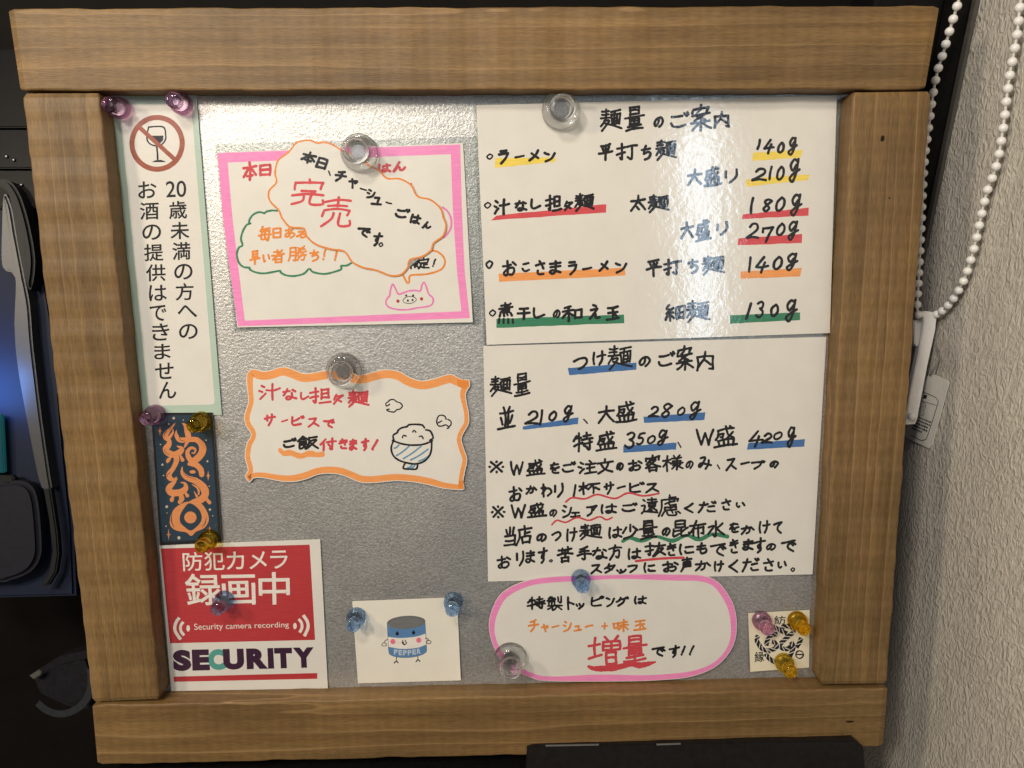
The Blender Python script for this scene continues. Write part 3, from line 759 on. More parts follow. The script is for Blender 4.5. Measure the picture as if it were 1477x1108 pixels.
# --- pink sale note, lying under the cloud
D1 = crop(300, 180, 3.694); D2 = crop(480, 180, 3.694)
s = Sheet('chashu_note', 'white handwritten note with a broad pink marker border and a pig drawing', 'note', [(313, 220), (668, 206.5), (682, 465), (342.5, 472.5)], PAPER, 1,
          curl=lambda a, b: .0020 * max(0, a) ** 5 * max(0, b) ** 5 + .0012 * max(0, 1 - a) ** 4 * max(0, b) ** 6)
def sub(q, m=16):
    o = []
    for i in range(m + 1):
        f = i / m * (len(q) - 1); k = min(int(f), len(q) - 2); f -= k; o.append(tuple(q[k][j] + (q[k + 1][j] - q[k][j]) * f for j in (0, 1)))
    return o
def marker_edge(a, b, c, d, key='p', h=3e-5): s.band(sub([a, b]), sub([d, c]), key, 'border/%d' % (h * 1e7), h, False)
marker_edge((314, 220.8), (664, 208.5), (663, 222), (314.5, 235), h=2e-5)
marker_edge((344, 463), (676.5, 448.5), (677.5, 459), (343.5, 470.8), h=2.6e-5)
s.band(sub([(313.8, 221), (321, 310), (330, 380), (343.3, 471)]), sub([(328, 231), (335, 312), (343, 380), (354, 470)]), 'p', 'border/1', 4.2e-5, False)
s.band(sub([(650, 215), (653, 300), (659, 390), (666.5, 458)]), sub([(663.8, 209), (666, 300), (670, 390), (677.5, 458.6)]), 'p', 'border/2', 4.8e-5, False)
s.line(items('本 183 193 262 302;日 272 208 337 277', D1), w=3.8, key='r')
s.line(items('は 239 203 312 257;ん 318 193 392 257', D2), w=3.8, key='r')
s.ellipse(592.7, 266, 2, 2, 'r')
gc = D1([(370, 458), (340, 457), (312, 463), (298, 474), (296, 470), (270, 466), (240, 480), (222, 505), (220, 524), (228, 526), (205, 535), (184, 572), (176, 610), (184, 642), (165, 655), (154, 690), (165, 735), (190, 758), (222, 762), (222, 770), (250, 785), (300, 792), (384, 778), (386, 786), (415, 802), (460, 806), (510, 794), (540, 768), (560, 785), (620, 795), (680, 782), (712, 768), (708, 752), (740, 750), (770, 732)])
s.stroke(gc, 2.9, 'g', 'drawing')
s.line(items('毎 266 538 342 622;日 343 546 392 607;あ 406 548 467 607;る 468 563 527 607;早 218 668 282 747;い 289 688 332 737;者 336 663 410 742;勝 423 643 527 732;ち 538 663 594 732;! 610 658 634 722;! 670 663 694 727', D1), w=3.0, key='o')
s.stroke(D2([(585, 440), (612, 462), (630, 500), (630, 545), (612, 580), (590, 602)]), 2.8, 'P', 'drawing')
s.stroke(D2([(528, 670), (560, 678), (590, 705), (597, 740), (572, 774), (500, 796), (415, 803), (408, 835), (398, 844), (385, 822), (372, 798)]), 2.8, 'o', 'drawing')
s.line(items('限 412 713 460 772;定 452 708 517 772;! 529 713 553 758', D2), w=2.8)
s.stroke(D2([(302, 915), (310, 870), (320, 850), (335, 875), (352, 902), (400, 887), (440, 883), (466, 886), (475, 855), (487, 840), (500, 868), (510, 900), (534, 925), (530, 955), (505, 968), (450, 976), (390, 986), (330, 982), (293, 968), (283, 945), (292, 922), (302, 915)]), 2.5, 'P', 'drawing')
for q in ((391, 910), (428, 910), (400, 937), (425, 934)): s.ellipse(*D2([q])[0], 1.5, 1.6, 'k', 'drawing')
s.stroke(D2([(374, 938), (385, 922), (410, 915), (436, 920), (445, 933), (430, 947), (405, 952), (382, 948)]), .9, 'k', 'drawing', closed=True)
for q in ((347, 940), (473, 928)): s.ellipse(*D2([q])[0], 2.3, 2.5, 'q', 'drawing')
s.done(); film(s, [(309, 208), (690, 197), (693, 468), (338, 478)], s.w - .0005)
# --- cloud shaped sold out card
cl = [(520, 227), (507, 221), (495, 216.5), (478.7, 207), (466, 204), (458, 205.5), (446, 201), (427, 205), (415, 219), (400, 231), (395.5, 250), (397.5, 262.6), (387, 275), (388, 290), (401.5, 304.5), (405, 314), (416, 327.5), (428, 330), (438, 331), (441, 341), (454, 353), (476, 360.5), (496, 364), (507, 378.5), (523, 387), (542, 391), (564, 399), (580, 396.5), (589.6, 385.7), (592, 376), (610, 371), (623.5, 361), (626, 352), (640, 341), (644.5, 326), (640.5, 312.6), (635.6, 299), (621, 287), (603, 282), (594, 266.6), (577.5, 257), (558.5, 256), (547.7, 245), (534, 238)]
cp = smooth_path(cl, True, 4)[:-1]
s = Sheet('sold_out_card', 'cloud shaped white card outlined in orange pen with red and black lettering', 'card', cp, PAPER, 2)
s.stroke([inset(cp, 1.3)[i] for i in range(len(cp))], 2.6, 'o', 'border', 3e-5, True, True)
R25 = .42
for it in items('本 497 138 578 212;日 578 172 637 240;、 637 246 658 272;チ 673 238 740 312', D1): s.g(*it, w=3.8, rot=R25 * .8)
for it in items('ャ 82 285 132 342;ー 143 339 184 349;シ 178 343 228 398;ュ 205 382 265 434;ー 280 412 318 422;ご 333 438 412 502;は 410 475 470 532;ん 472 512 527 562;で 128 543 202 600;す 208 570 266 652;。 243 625 270 655', D2): s.g(*it, w=3.7, rot=R25 * .6)
for it in items('完 445 285 622 442;売 605 380 767 557', D1): s.g(*it, w=3.7, key='R', rot=.12)
s.done()
# --- orange rice note
E3 = crop(340, 500, 5.037); E4 = crop(500, 500, 5.037)
oo = E3([(80, 200), (95, 175), (130, 160), (200, 178), (260, 168), (340, 145), (420, 165), (490, 192), (560, 188), (680, 168), (790, 172), (880, 200)]) + \
     E4([(90, 205), (150, 195), (230, 172), (310, 165), (390, 182), (460, 222), (540, 246), (620, 235), (700, 210), (760, 198), (800, 218), (850, 240), (890, 240), (896, 290), (868, 335), (872, 400), (888, 480), (888, 560), (855, 620), (835, 670), (852, 740), (877, 820), (862, 900), (848, 980), (856, 1036), (810, 1042), (700, 1032), (600, 1008), (480, 986), (350, 978), (200, 992), (100, 988)]) + \
     E3([(830, 958), (760, 932), (680, 924), (600, 932), (520, 962), (440, 982), (360, 984), (280, 972), (200, 956), (130, 958), (100, 988), (64, 937), (88, 900), (65, 800), (80, 700), (110, 640), (70, 570), (62, 500), (90, 400), (84, 330), (76, 240)])
op = smooth_path(oo, True, 4)[:-1]
s = Sheet('rice_card', 'wavy edged white card with an orange border and a drawing of a rice bowl', 'card', op, PAPER, 2)
def wv(t): return 1.55 if t < .36 else (.85 if t < .53 else (1.25 if t < .78 else .95))
n_ = len(op); wl = [wv(i / n_) for i in range(n_)]
wl = [sum(wl[(i + k) % n_] for k in range(-6, 7)) / 13 for i in range(n_)]
s.band(inset(op, 1.2), inset(op, 8.3, lambda t: wl[int(t * n_) % n_]), 'O')
s.poly(E4([(800, 235), (880, 245), (888, 290), (855, 310), (810, 290)]), 'o', 'border', 4.5e-5); s.poly(E4([(815, 975), (846, 972), (852, 1030), (808, 1030)]), 'o', 'border', 4.5e-5)
s.line(items('汁 163 264 328 394;な 338 298 447 392;し 468 328 537 388;担 533 296 698 418;々 706 341 787 424;サ 203 483 292 578;ー 328 525 382 549;ビ 403 496 503 578;ス 518 512 607 593;で 633 522 722 594;付 608 660 738 763;き 747 667 818 748', E3), w=3.3, key='r')
s.line(items('麺 3 314 168 446;ま 13 667 78 758;す 102 664 168 762;! 178 670 232 754', E4), w=3.7, key='r')
s.line(items('ご 340 660 444 738;飯 442 643 608 752', E3), w=3.6)
s.stroke(E3([(322, 752, .8), (350, 775, 1), (400, 772, 1.1), (470, 796, 1), (530, 778, 1.15), (590, 786, 1), (628, 782, 1)]), 7.6, 'O', h=3.4e-5)
bw = lambda p, w=2.8, k='k', c=False: s.stroke(E4(p), w, k, 'drawing', h=7e-5, closed=c)
for a, b in (((345, 738), (378, 716)), ((362, 792), (455, 722)), ((412, 814), (540, 724)), ((465, 824), (592, 745)), ((525, 832), (602, 790)), ((445, 880), (478, 858)), ((470, 882), (496, 860))):
    s.stroke(E4([a, ((a[0] + b[0]) / 2, (a[1] + b[1]) / 2 + 6), b]), 2.4, 'L', 'drawing', 5e-5)
bw([(333, 682), (400, 706), (480, 716), (560, 709), (622, 684)]); bw([(338, 688), (324, 735), (335, 785), (370, 820), (430, 843), (500, 852), (560, 835), (600, 795), (616, 745), (617, 690)])
bw([(424, 848), (412, 884), (460, 890), (507, 888), (516, 848)]); bw([(343, 680), (338, 645), (368, 625), (372, 612), (395, 592), (440, 580), (452, 568), (500, 565), (548, 570), (565, 590)])
bw([(575, 605), (605, 612), (622, 640), (628, 665), (605, 680)]); bw([(405, 662), (412, 645), (432, 650)], 2.2); bw([(480, 620), (490, 608), (503, 622)], 2.2); bw([(528, 654), (545, 650), (556, 668)], 2.2)
bw([(312, 420), (290, 432), (285, 412), (300, 402), (318, 386), (345, 386), (362, 400), (390, 410), (405, 432), (385, 455), (365, 458), (345, 475), (305, 470), (290, 458), (310, 455)], 1.9)
bw([(690, 540), (668, 552), (655, 555), (656, 530), (668, 505), (690, 498), (715, 508), (722, 528)], 2.0); bw([(656, 560), (672, 578), (700, 575), (720, 568), (735, 578), (745, 590), (730, 594)], 2.0); bw([(735, 528), (758, 545), (756, 570), (742, 582)], 2.0)
s.done()
# --- no alcohol under twenty sign
F5 = crop(140, 120, 3.694); F6 = crop(180, 380, 4.613)
s = Sheet('drinking_notice', 'tall narrow printed no alcohol notice on a pale green board with a wine glass symbol', 'notice', [(158, 134), (283, 133.5), (320, 599), (206, 594)], GREEN_EDGE, 1, thick=.0007)
wq = [(172, 151), (276, 150.5), (310, 583.5), (214.5, 585.5)]
L = s.layer('printed_panel', 2e-5)
def rounded(q, r=6):
    out = []
    for i in range(4):
        p, a, b = q[i], q[i - 1], q[(i + 1) % 4]
        da, db = math.dist(p, a), math.dist(p, b)
        p0 = tuple(p[k] + (a[k] - p[k]) * r / da for k in (0, 1)); p1 = tuple(p[k] + (b[k] - p[k]) * r / db for k in (0, 1))
        for t in (0, .25, .5, .75, 1): out.append(tuple((1 - t) ** 2 * p0[k] + 2 * t * (1 - t) * p[k] + t * t * p1[k] for k in (0, 1)))
    return out
mp_ = [s.P(x, y, 2e-5) for x, y in rounded(wq)]
mesh('printed_panel', mp_, [tuple(range(len(mp_)))[::-1]], PAPER_WHITE, s.o); s.layers.pop('printed_panel')
cx, cy = F5([(320, 321)])[0]
gl_ = [F5([(x, y)])[0] for x, y in ((281, 280), (354, 280), (352, 305), (335, 322), (318, 326), (298, 318), (284, 300))]
s.poly(gl_, 'n', 'symbol', 4e-5)
s.stroke(F5([(275, 234), (266, 280), (270, 310), (290, 328), (318, 334), (345, 326), (362, 306), (366, 280), (352, 234), (275, 234)]), 2.2, 'n', 'symbol', 4.6e-5)
s.stroke(F5([(318, 336), (322, 375), (323, 405)]), 2.6, 'n', 'symbol', 4.6e-5); s.poly(F5([(292, 421), (310, 411), (340, 409), (364, 417), (364, 421)]), 'n', 'symbol', 4.4e-5)
ring = [(cx + 36.2 * math.cos(a), cy + 37.3 * math.sin(a)) for a in [6.28318 * i / 60 for i in range(60)]]
s.stroke(ring, 7.4, 's', 'symbol', 7.5e-5, closed=True, jit=0); s.stroke([F5([(222, 232)])[0], F5([(420, 412)])[0]], 6.2, 's', 'symbol', 8.5e-5, smooth=False, caps=False, jit=0)
def col(f, txt):
    for it in txt.split(';'):
        q = it.split(); x0, y0, x1, y1 = map(float, q[1:])
        pts = f([(x0, y0 + 3), (x1, y0 - 1), (x1 + 2, y1 - 2), (x0 + 2, y1 + 2)])
        s.pr(q[0], pts, 'n', .008 if q[0] == '20' else .034)
col(F5, '20 366 520 474 608;歳 382 627 478 723;未 390 738 490 832;満 400 846 497 942;の 410 962 508 1047;お 218 522 316 614;酒 228 634 328 728;の 240 752 340 836;提 250 856 352 948;供 260 964 364 1056')
col(F6, '方 336 130 457 246;へ 350 277 480 360;の 360 402 484 504;は 160 142 278 250;で 165 277 276 384;き 180 398 296 514;ま 195 534 304 638;せ 200 660 324 770;ん 226 786 342 900')
s.done()
# --- dark orange sticker
H7 = crop(200, 580, 4.815)
s = Sheet('shop_sticker', 'dark blue sticker with a black border and flowing orange brush style emblem', 'sticker', H7([(85, 75), (512, 72), (578, 970), (150, 995)]), PAPER_WHITE, 2)
L = s.layer('artwork', 1e-5)
s.poly(H7([(85, 75), (512, 72), (578, 970), (150, 995)]), 'x', 'artwork', 2e-5); s.poly(H7([(103, 92), (497, 90), (557, 953), (163, 972)]), 'v', 'artwork', 4.2e-5)
def fl(p, key='f', w=1 / 4.815, h=6.5e-5): s.stroke(H7([(a, b, c) for a, b, c in p]), w, key, 'artwork', h, jit=.03)
fl([(253, 148, 4), (222, 185, 20), (192, 220, 34), (188, 245, 36), (212, 268, 30), (208, 300, 38), (188, 325, 42), (205, 352, 44), (245, 365, 42), (288, 345, 40), (300, 322, 28), (268, 306, 8)])
fl([(235, 180, 4), (238, 210, 14), (215, 245, 20)])
fl([(222, 385, 14), (205, 405, 26), (200, 415, 18)]); fl([(262, 370, 36), (262, 410, 38), (240, 460, 30), (212, 500, 38), (218, 528, 36), (246, 540, 20), (262, 520, 6)]); fl([(292, 375, 14), (305, 402, 26)])
fl([(268, 530, 6), (250, 555, 20), (215, 590, 42), (212, 615, 46), (240, 632, 46), (300, 622, 44), (328, 595, 36), (320, 565, 18), (292, 558, 5)])
fl([(240, 655, 16), (230, 680, 28)]); fl([(288, 640, 34), (300, 670, 36), (285, 695, 26)]); fl([(325, 632, 14), (338, 650, 26)])
fl([(302, 146, 4), (325, 165, 26), (335, 200, 36), (345, 240, 38), (335, 280, 26), (318, 315, 8)])
fl([(262, 198, 5), (262, 230, 26), (285, 262, 34), (340, 262, 34), (400, 262, 36), (440, 300, 46), (442, 345, 50), (415, 385, 48), (375, 410, 44), (348, 385, 34), (340, 345, 28), (365, 318, 20), (395, 330, 14), (385, 355, 12), (370, 352, 8)])
fl([(350, 430, 24), (400, 438, 38), (432, 470, 40), (438, 505, 34)]); s.ellipse(*H7([(375, 485)])[0], 4.4, 2.5, 'f', 'artwork', 6.5e-5)
fl([(303, 450, 5), (302, 490, 24), (335, 525, 36), (400, 550, 44), (448, 590, 52), (462, 640, 52), (430, 680, 46), (385, 690, 34), (350, 700, 14)])
fl([(372, 572, 5), (412, 600, 16), (418, 640, 12)]); fl([(385, 620, 4), (405, 655, 18)]); fl([(460, 660, 20), (492, 698, 26)])
oc = smooth_path(H7([(380, 688), (310, 700), (250, 740), (220, 800), (222, 860), (265, 893), (330, 905), (365, 930), (400, 900), (455, 875), (485, 830), (482, 780), (450, 720), (410, 690)]), True, 2)[:-1]
ic = smooth_path(H7([(352, 702), (310, 745), (288, 790), (290, 835), (325, 872), (362, 892), (400, 868), (432, 830), (437, 785), (410, 735)]), True, 2)[:-1]
s.poly(oc, 'f', 'artwork', 6.4e-5); s.poly(ic, 'v', 'artwork', 1.35e-4); s.ellipse(*H7([(360, 801)])[0], 8.8, 8.6, 'f', 'artwork', 1.5e-4)
for p in ([(178, 232, 3), (182, 215, 4), (195, 200, 2)], [(196, 520, 2), (205, 500, 4), (222, 488, 2)], [(232, 770, 2), (228, 820, 6), (245, 870, 3)], [(470, 800, 2), (462, 840, 6), (440, 868, 2)], [(178, 330, 2), (190, 352, 4), (215, 365, 2)], [(310, 490, 2), (340, 515, 4), (400, 538, 2)], [(280, 225, 2), (290, 262, 4), (330, 275, 2)]):
    fl(p, 'v', h=1.35e-4)
for x, y, r in ((243, 112, 9), (377, 112, 7), (165, 435, 8), (152, 295, 5), (172, 510, 5), (478, 412, 7), (195, 727, 10), (495, 747, 8), (280, 943, 11), (468, 265, 5), (197, 770, 4), (515, 790, 4), (310, 125, 4), (210, 152, 5), (490, 585, 4), (190, 862, 5)):
    s.ellipse(*H7([(x, y)])[0], r / 4.815, r / 4.815, 'z', 'artwork', 6e-5, 12)
for x, y, r in ((483, 512, 36), (208, 920, 42), (148, 200, 36), (493, 885, 25)):
    s.poly(H7([(x, y - r), (x + 5, y - 5), (x + r * .4, y), (x + 5, y + 5), (x, y + r), (x - 5, y + 5), (x - r * .4, y), (x - 5, y - 5)]), 'f', 'artwork', 6e-5)
s.done()
# --- security camera sticker
K8 = crop(220, 770, 4.819)
s = Sheet('security_sticker', 'red and white security camera recording sticker in the lower left corner of the board', 'sticker', K8([(45, 80), (1165, 38), (1219, 1074), (130, 1094)]), PAPER_WHITE, 1)
s.poly(K8([(58, 103), (1092, 76), (1130, 738), (122, 761)]), 'q', 'printing', 2e-5)
def k8(t, q, key='w', bold=.02, h=5e-5): s.pr(t, K8(q), key, bold, 'printing', h)
k8('防', [(207, 130), (345, 127), (350, 255), (214, 260)]); k8('犯', [(358, 127), (496, 124), (503, 251), (362, 256)]); k8('カ', [(513, 126), (634, 122), (640, 247), (516, 250)])
k8('メ', [(672, 124), (790, 121), (797, 240), (674, 246)]); k8('ラ', [(816, 118), (938, 115), (940, 240), (822, 243)])
k8('録', [(220, 278), (470, 275), (480, 493), (240, 502)], bold=.03); k8('画', [(476, 286), (712, 282), (718, 492), (492, 498)], bold=.03); k8('中', [(735, 268), (952, 264), (957, 490), (740, 494)], bold=.03)
k8('Security camera recording', [(288, 625), (945, 612), (950, 660), (292, 682)], bold=.0, h=5e-5)
for p, w in (([(186, 583), (160, 625), (158, 675), (196, 735)], 22), ([(214, 612), (196, 640), (197, 675), (220, 706)], 20), ([(1047, 565), (1076, 610), (1080, 655), (1055, 712)], 22), ([(1016, 592), (1036, 620), (1038, 655), (1022, 686)], 20)):
    s.stroke(K8(p), w / 4.819, 'w', 'printing', 5e-5, caps=False, jit=0)
s.ellipse(*K8([(248, 657)])[0], 2.6, 4.6, 'w', 'printing', 5e-5); s.ellipse(*K8([(990, 641)])[0], 2.6, 4.6, 'w', 'printing', 5e-5)
for t, x0, x1, key in (('S', 142, 268, 'd'), ('E', 274, 396, 'd'), ('C', 386, 508, 't'), ('U', 490, 636, 'd'), ('R', 652, 800, 'd'), ('I', 800, 842, 'd'), ('T', 846, 972, 'd'), ('Y', 976, 1124, 'd')):
    yt = lambda x: 808 - (x - 140) * .02; yb_ = lambda x: 955 - (x - 140) * .026
    k8(t, [(x0 - 2, yt(x0)), (x1 - 4, yt(x1)), (x1 + 4, yb_(x1)), (x0 + 4, yb_(x0))], key, .070 if t not in 'I' else .0, 5e-5 if key == 'd' else 4e-5)
s.poly(K8([(147, 993), (1145, 968), (1145, 1008), (150, 1029)]), 'q', 'printing', 2e-5)
s.done()
# --- pepper card
N1 = crop(490, 840, 6.926)
s = Sheet('pepper_card', 'small white paper card with a printed blue pepper tin that has a smiling face', 'card', N1([(125, 190), (1172, 150), (1210, 980), (182, 1010)]), PAPER_PLAIN, 1, lam=False,
          curl=lambda a, b: .0012 * abs(2 * max(0, min(1, a)) - 1) ** 10 * max(0, b) ** 2)
def arc(cx, cy, rx, ry, a0, a1, n=16, tilt=0.0):
    o = []
    for i in range(n + 1):
        a = math.radians(a0 + (a1 - a0) * i / n); x, y = rx * math.cos(a), ry * math.sin(a); o.append((cx + x, cy + y + x * tilt))
    return o
T = -.055
body = arc(664, 400, 191, 64, 180, 0, 18, T)[::-1]; bot = arc(680, 690, 189, 62, 0, 180, 18, T)
s.poly(N1(arc(664, 400, 191, 64, 0, 180, 18, T)[::-1] + bot), 'c', 'printing', 2e-5)
s.poly(N1(arc(669, 505, 188, 50, 180, 0, 18, T + 0)[::-1][::-1][::1] and (arc(668, 505, 190, 50, 180, 0, 18, T)[::-1][::-1] and [(482, 545), (540, 553), (600, 557), (680, 553), (750, 545), (800, 534), (856, 512), (864, 622), (800, 648), (740, 659), (660, 666), (590, 664), (490, 645)])), 'w', 'printing', 3.6e-5)
s.ellipse(*N1([(664, 400)])[0], 190 / 6.926, 63 / 6.926, 'e', 'printing', 5.0e-5, rot=T); s.ellipse(*N1([(664, 398)])[0], 176 / 6.926, 54 / 6.926, 'h', 'printing', 6.4e-5, rot=T)
s.ellipse(*N1([(664, 399)])[0], 174 / 6.926, 53 / 6.926, 'e', 'printing', 7.8e-5, rot=T)
s.stroke(N1(arc(664, 400, 191, 64, 0, 360, 40, T)), .5, 'e', 'printing', 7.6e-5); s.stroke(N1([(473, 410), (480, 540), (488, 690)]), .5, 'e', 'printing', 5e-5); s.stroke(N1([(853, 390), (862, 540), (870, 680)]), .5, 'e', 'printing', 5e-5); s.stroke(N1(bot), .6, 'e', 'printing', 5e-5)
for x, y in ((574, 514), (738, 504)): s.ellipse(*N1([(x, y)])[0], 2.5, 2.6, 'n', 'printing', 6e-5, 16); s.stroke(N1([(x, y - 10), (x + 4, y - 30)]), .8, 'n', 'printing', 6e-5)
for x, y in ((531, 592), (790, 578)): s.ellipse(*N1([(x, y)])[0], 3.7, 3.8, 'm', 'printing', 6e-5, 18)
s.poly(N1([(618, 598), (630, 590), (645, 600), (660, 590), (674, 600), (662, 622), (648, 630), (630, 622)]), 'h', 'printing', 6e-5); s.ellipse(*N1([(650, 604)])[0], 1.5, 1.6, 'w', 'printing', 8e-5, 14); s.stroke(N1([(628, 580), (632, 598)]), 1.2, 'h', 'printing', 7e-5); s.stroke(N1([(656, 578), (656, 594)]), 1.2, 'h', 'printing', 7e-5)
x = 541
for ch, y in zip('PEPPER', (670, 675, 678, 676, 670, 661)):
    s.pr(ch, N1([(x, y), (x + 38, y - 1), (x + 40, y + 52), (x + 1, y + 54)]), 'l', .045, 'printing', 6e-5); x += 46
for p in ([(480, 570), (455, 582), (443, 604)], [(443, 604), (424, 612), (422, 630), (440, 636), (464, 632), (464, 612), (443, 604)], [(855, 555), (880, 565), (886, 585)], [(868, 600), (880, 578), (905, 586), (914, 600), (895, 614), (868, 606), (868, 600)],
          [(567, 746), (567, 785)], [(545, 806), (567, 785), (582, 804)], [(780, 736), (782, 772)], [(762, 795), (782, 772), (800, 790)]):
    s.stroke(N1(p), 1.0 if len(p) != 3 or p[0][1] < 700 else 1.6, 'h', 'printing', 6e-5)
s.done()
# --- rope emblem sticker
Q8 = crop(1060, 860, 8.523)
s = Sheet('rope_sticker', 'small square cream sticker printed with a black twisted rope knot', 'sticker', Q8([(163, 210), (920, 170), (912, 878), (190, 930)]), PAPER_CREAM, 1, lam=False,
          curl=lambda a, b: .0014 * (1 - max(0, min(1, a))) * max(0, b) ** 3)
ropes = [[(425, 385), (470, 378), (520, 400), (525, 425)], [(525, 390), (560, 420), (600, 440), (640, 460)], [(570, 385), (640, 368), (700, 385), (760, 430)], [(720, 448), (660, 490), (600, 545), (560, 585)],
         [(525, 465), (450, 480), (400, 540), (385, 610)], [(285, 480), (268, 540), (300, 600), (340, 650), (440, 680)], [(400, 672), (470, 655), (510, 620), (490, 570), (455, 560)], [(530, 595), (580, 640), (640, 650), (690, 615)],
         [(690, 560), (715, 610), (712, 660), (670, 750)], [(815, 510), (795, 570), (755, 630)], [(378, 705), (420, 765), (495, 815)]]
for r in ropes:
    pth = smooth_path(Q8(r), step=1.0)
    s.stroke(pth, 6.6, 'n', 'printing', 3e-5, smooth=False, jit=.03, caps=False)
    for i in range(3, len(pth) - 2, 6):
        p = pth[i]; a = pth[i - 1]; d = math.atan2(p[1] - a[1], p[0] - a[0]) + .75
        s.stroke([(p[0] - 4.2 * math.cos(d), p[1] - 4.2 * math.sin(d)), (p[0] + 4.2 * math.cos(d), p[1] + 4.2 * math.sin(d))], 1.0, 'w', 'printing', 1.1e-4, smooth=False)
s.pr('紡', Q8([(480, 242), (622, 238), (625, 348), (486, 352)]), 'n', .03, 'printing', 6e-5); s.pr('縁', Q8([(240, 684), (356, 680), (360, 806), (244, 812)]), 'n', .03, 'printing', 6e-5)
s.stroke(Q8(arc(795, 718, 46, 46, 0, 360, 24)), 1.9, 'n', 'printing', 5e-5, jit=.2); s.stroke(Q8([(750, 716), (840, 716)]), 2.0, 'n', 'printing', 6e-5)
s.done()

# ------------------------------------------------------------------ push-pin magnets
def lathe(prof, seg=36):
    bm = bmesh.new(); rings = []
    for r, z in prof:
        rings.append([bm.verts.new((r * math.cos(6.28318 * k / seg), r * math.sin(6.28318 * k / seg), z)) for k in range(seg)] if r > 1e-7 else [bm.verts.new((0, 0, z))])
    for a, b in zip(rings, rings[1:]):
        for k in range(seg):
            if len(a) == 1: bm.faces.new((a[0], b[k], b[(k + 1) % seg]))
            elif len(b) == 1: bm.faces.new((a[k], a[(k + 1) % seg], b[0]))
            else: bm.faces.new((a[k], a[(k + 1) % seg], b[(k + 1) % seg], b[k]))
    return bm
def pin_proto(name, R, H, mat, small):
    root = empty(name, Matrix())
    k = [(0, .0), (.90, .0), (1.0, .05), (1.0, .17), (.93, .23), (.84, .23), (.66, .29), (.54, .38), (.49, .48), (.50, .60), (.58, .69), (.66, .75), (.69, .80), (.69, .92), (.63, .985), (.56, .985), (.52, .95), (.30, .93), (0, .93)] if not small else \
        [(0, .0), (.94, .0), (1.0, .04), (1.0, .30), (.94, .38), (.74, .44), (.62, .52), (.58, .62), (.62, .70), (.70, .78), (.74, .86), (.70, .95), (.55, 1.0), (.30, 1.015), (0, 1.0)]
    gr = bmobj('grip', lathe([(r * R, z * H) for r, z in k], 48), mat, root, smooth=True); gr.data.set_sharp_from_angle(angle=math.radians(42))
    z0, z1, r = .0008, .0008 + H * .10, R * (.42 if not small else .5)
    bmobj('magnet', lathe([(0, z0), (r, z0), (r, z1 - .0002), (r - .0002, z1), (0, z1)], 24), MAGNET, root)
    return root
PROTO = {}
def pin(kind, px, py, level, label):
    cfg = dict(clear=('push_pin_magnet', .0118, .0170, PIN_CLEAR, False), pink=('push_pin_magnet', .0066, .0165, PIN_PINK, True), gold=('push_pin_magnet', .0066, .0165, PIN_GOLD, True), blue=('push_pin_magnet', .0066, .0165, PIN_BLUE, True))[kind]
    w = WP + .0004 + level * .0008 + .0001
    p = uv(px, py, w); M = BM @ Matrix.Translation((p.x, p.y, w)) @ Matrix.Rotation(random.uniform(0, 6), 4, 'Z')
    if kind not in PROTO:
        PROTO[kind] = o = pin_proto(*cfg)
    else:
        src = PROTO[kind]; o = src.copy(); COL.objects.link(o)
        for ch in src.children:
            c = ch.copy(); COL.objects.link(c); c.parent = o
    o.matrix_world = M
    tag(o, label, 'magnet', 'push-pin magnets on the board')
for a in (('clear', 808, 161, 2, 'large clear magnet at the top of the noodle amount sheet'), ('clear', 519, 221, 2, 'large clear magnet on the upper edge of the cloud shaped card'),
          ('clear', 497, 534, 2, 'large clear magnet on the top edge of the orange bordered card'), ('clear', 736, 948, 3, 'large clear magnet on the lower edge of the pink oval card'),
          ('pink', 175, 157, 1, 'pink magnet at the top of the no alcohol notice, beside the stile'), ('pink', 264, 151, 1, 'pink magnet at the top of the no alcohol notice, beside the bare steel'),
          ('pink', 226, 597, 2, 'pink magnet at the top corner of the dark blue sticker'), ('pink', 1097, 893, 1, 'pink magnet on the square rope knot sticker'),
          ('gold', 292, 607, 2, 'amber magnet at the top of the dark blue sticker'), ('gold', 303, 776, 2, 'amber magnet between the dark blue sticker and the red sticker'),
          ('gold', 1148, 893, 1, 'amber magnet at the upper corner of the rope knot sticker'), ('gold', 1129, 953, 1, 'amber magnet at the bottom edge of the rope knot sticker'),
          ('blue', 325, 864, 1, 'blue magnet in the middle of the red security sticker'), ('blue', 515, 888, 1, 'blue magnet on the corner of the pepper card beside the security sticker'),
          ('blue', 654, 866, 1, 'blue magnet on the corner of the pepper card nearer the oval card'), ('blue', 837, 833, 3, 'blue magnet on the top edge of the pink oval card')):
    pin(*a)

# ------------------------------------------------------------------ bead chain, cord weight and tag beside the wall
WHITE = plain('white_plastic', (.84, .83, .81), .32, var=.04)
CORD = plain('white_cord', (.62, .60, .56), .5)
chn = empty('bead_chain', BM @ Matrix.Translation((.3, 0, -.05)))
tag(chn, 'white ball bead chain of a roller blind hanging in a loop by the wall', 'chain')
sA = [on_x(x, y, .290 + .004 * i / 8) for i, (x, y) in enumerate([(1391, -30), (1381, 7), (1371, 40), (1361.5, 73), (1352, 104), (1345.5, 137), (1341.5, 167), (1337.5, 198), (1334, 225), (1331, 270), (1328, 340), (1325, 400), (1323, 440), (1325, 455)])]
sB = [on_x(x, y, .3085) for (x, y) in [(1478, -30), (1471, 8), (1468, 40), (1463, 73), (1457, 104), (1452.5, 136), (1449, 167), (1445, 197), (1440, 226), (1433, 252), (1426, 268), (1418.5, 296), (1415, 312), (1408, 345), (1401, 372), (1392, 400), (1379, 425), (1367, 441), (1354, 452), (1340, 456)]]
sphere = None
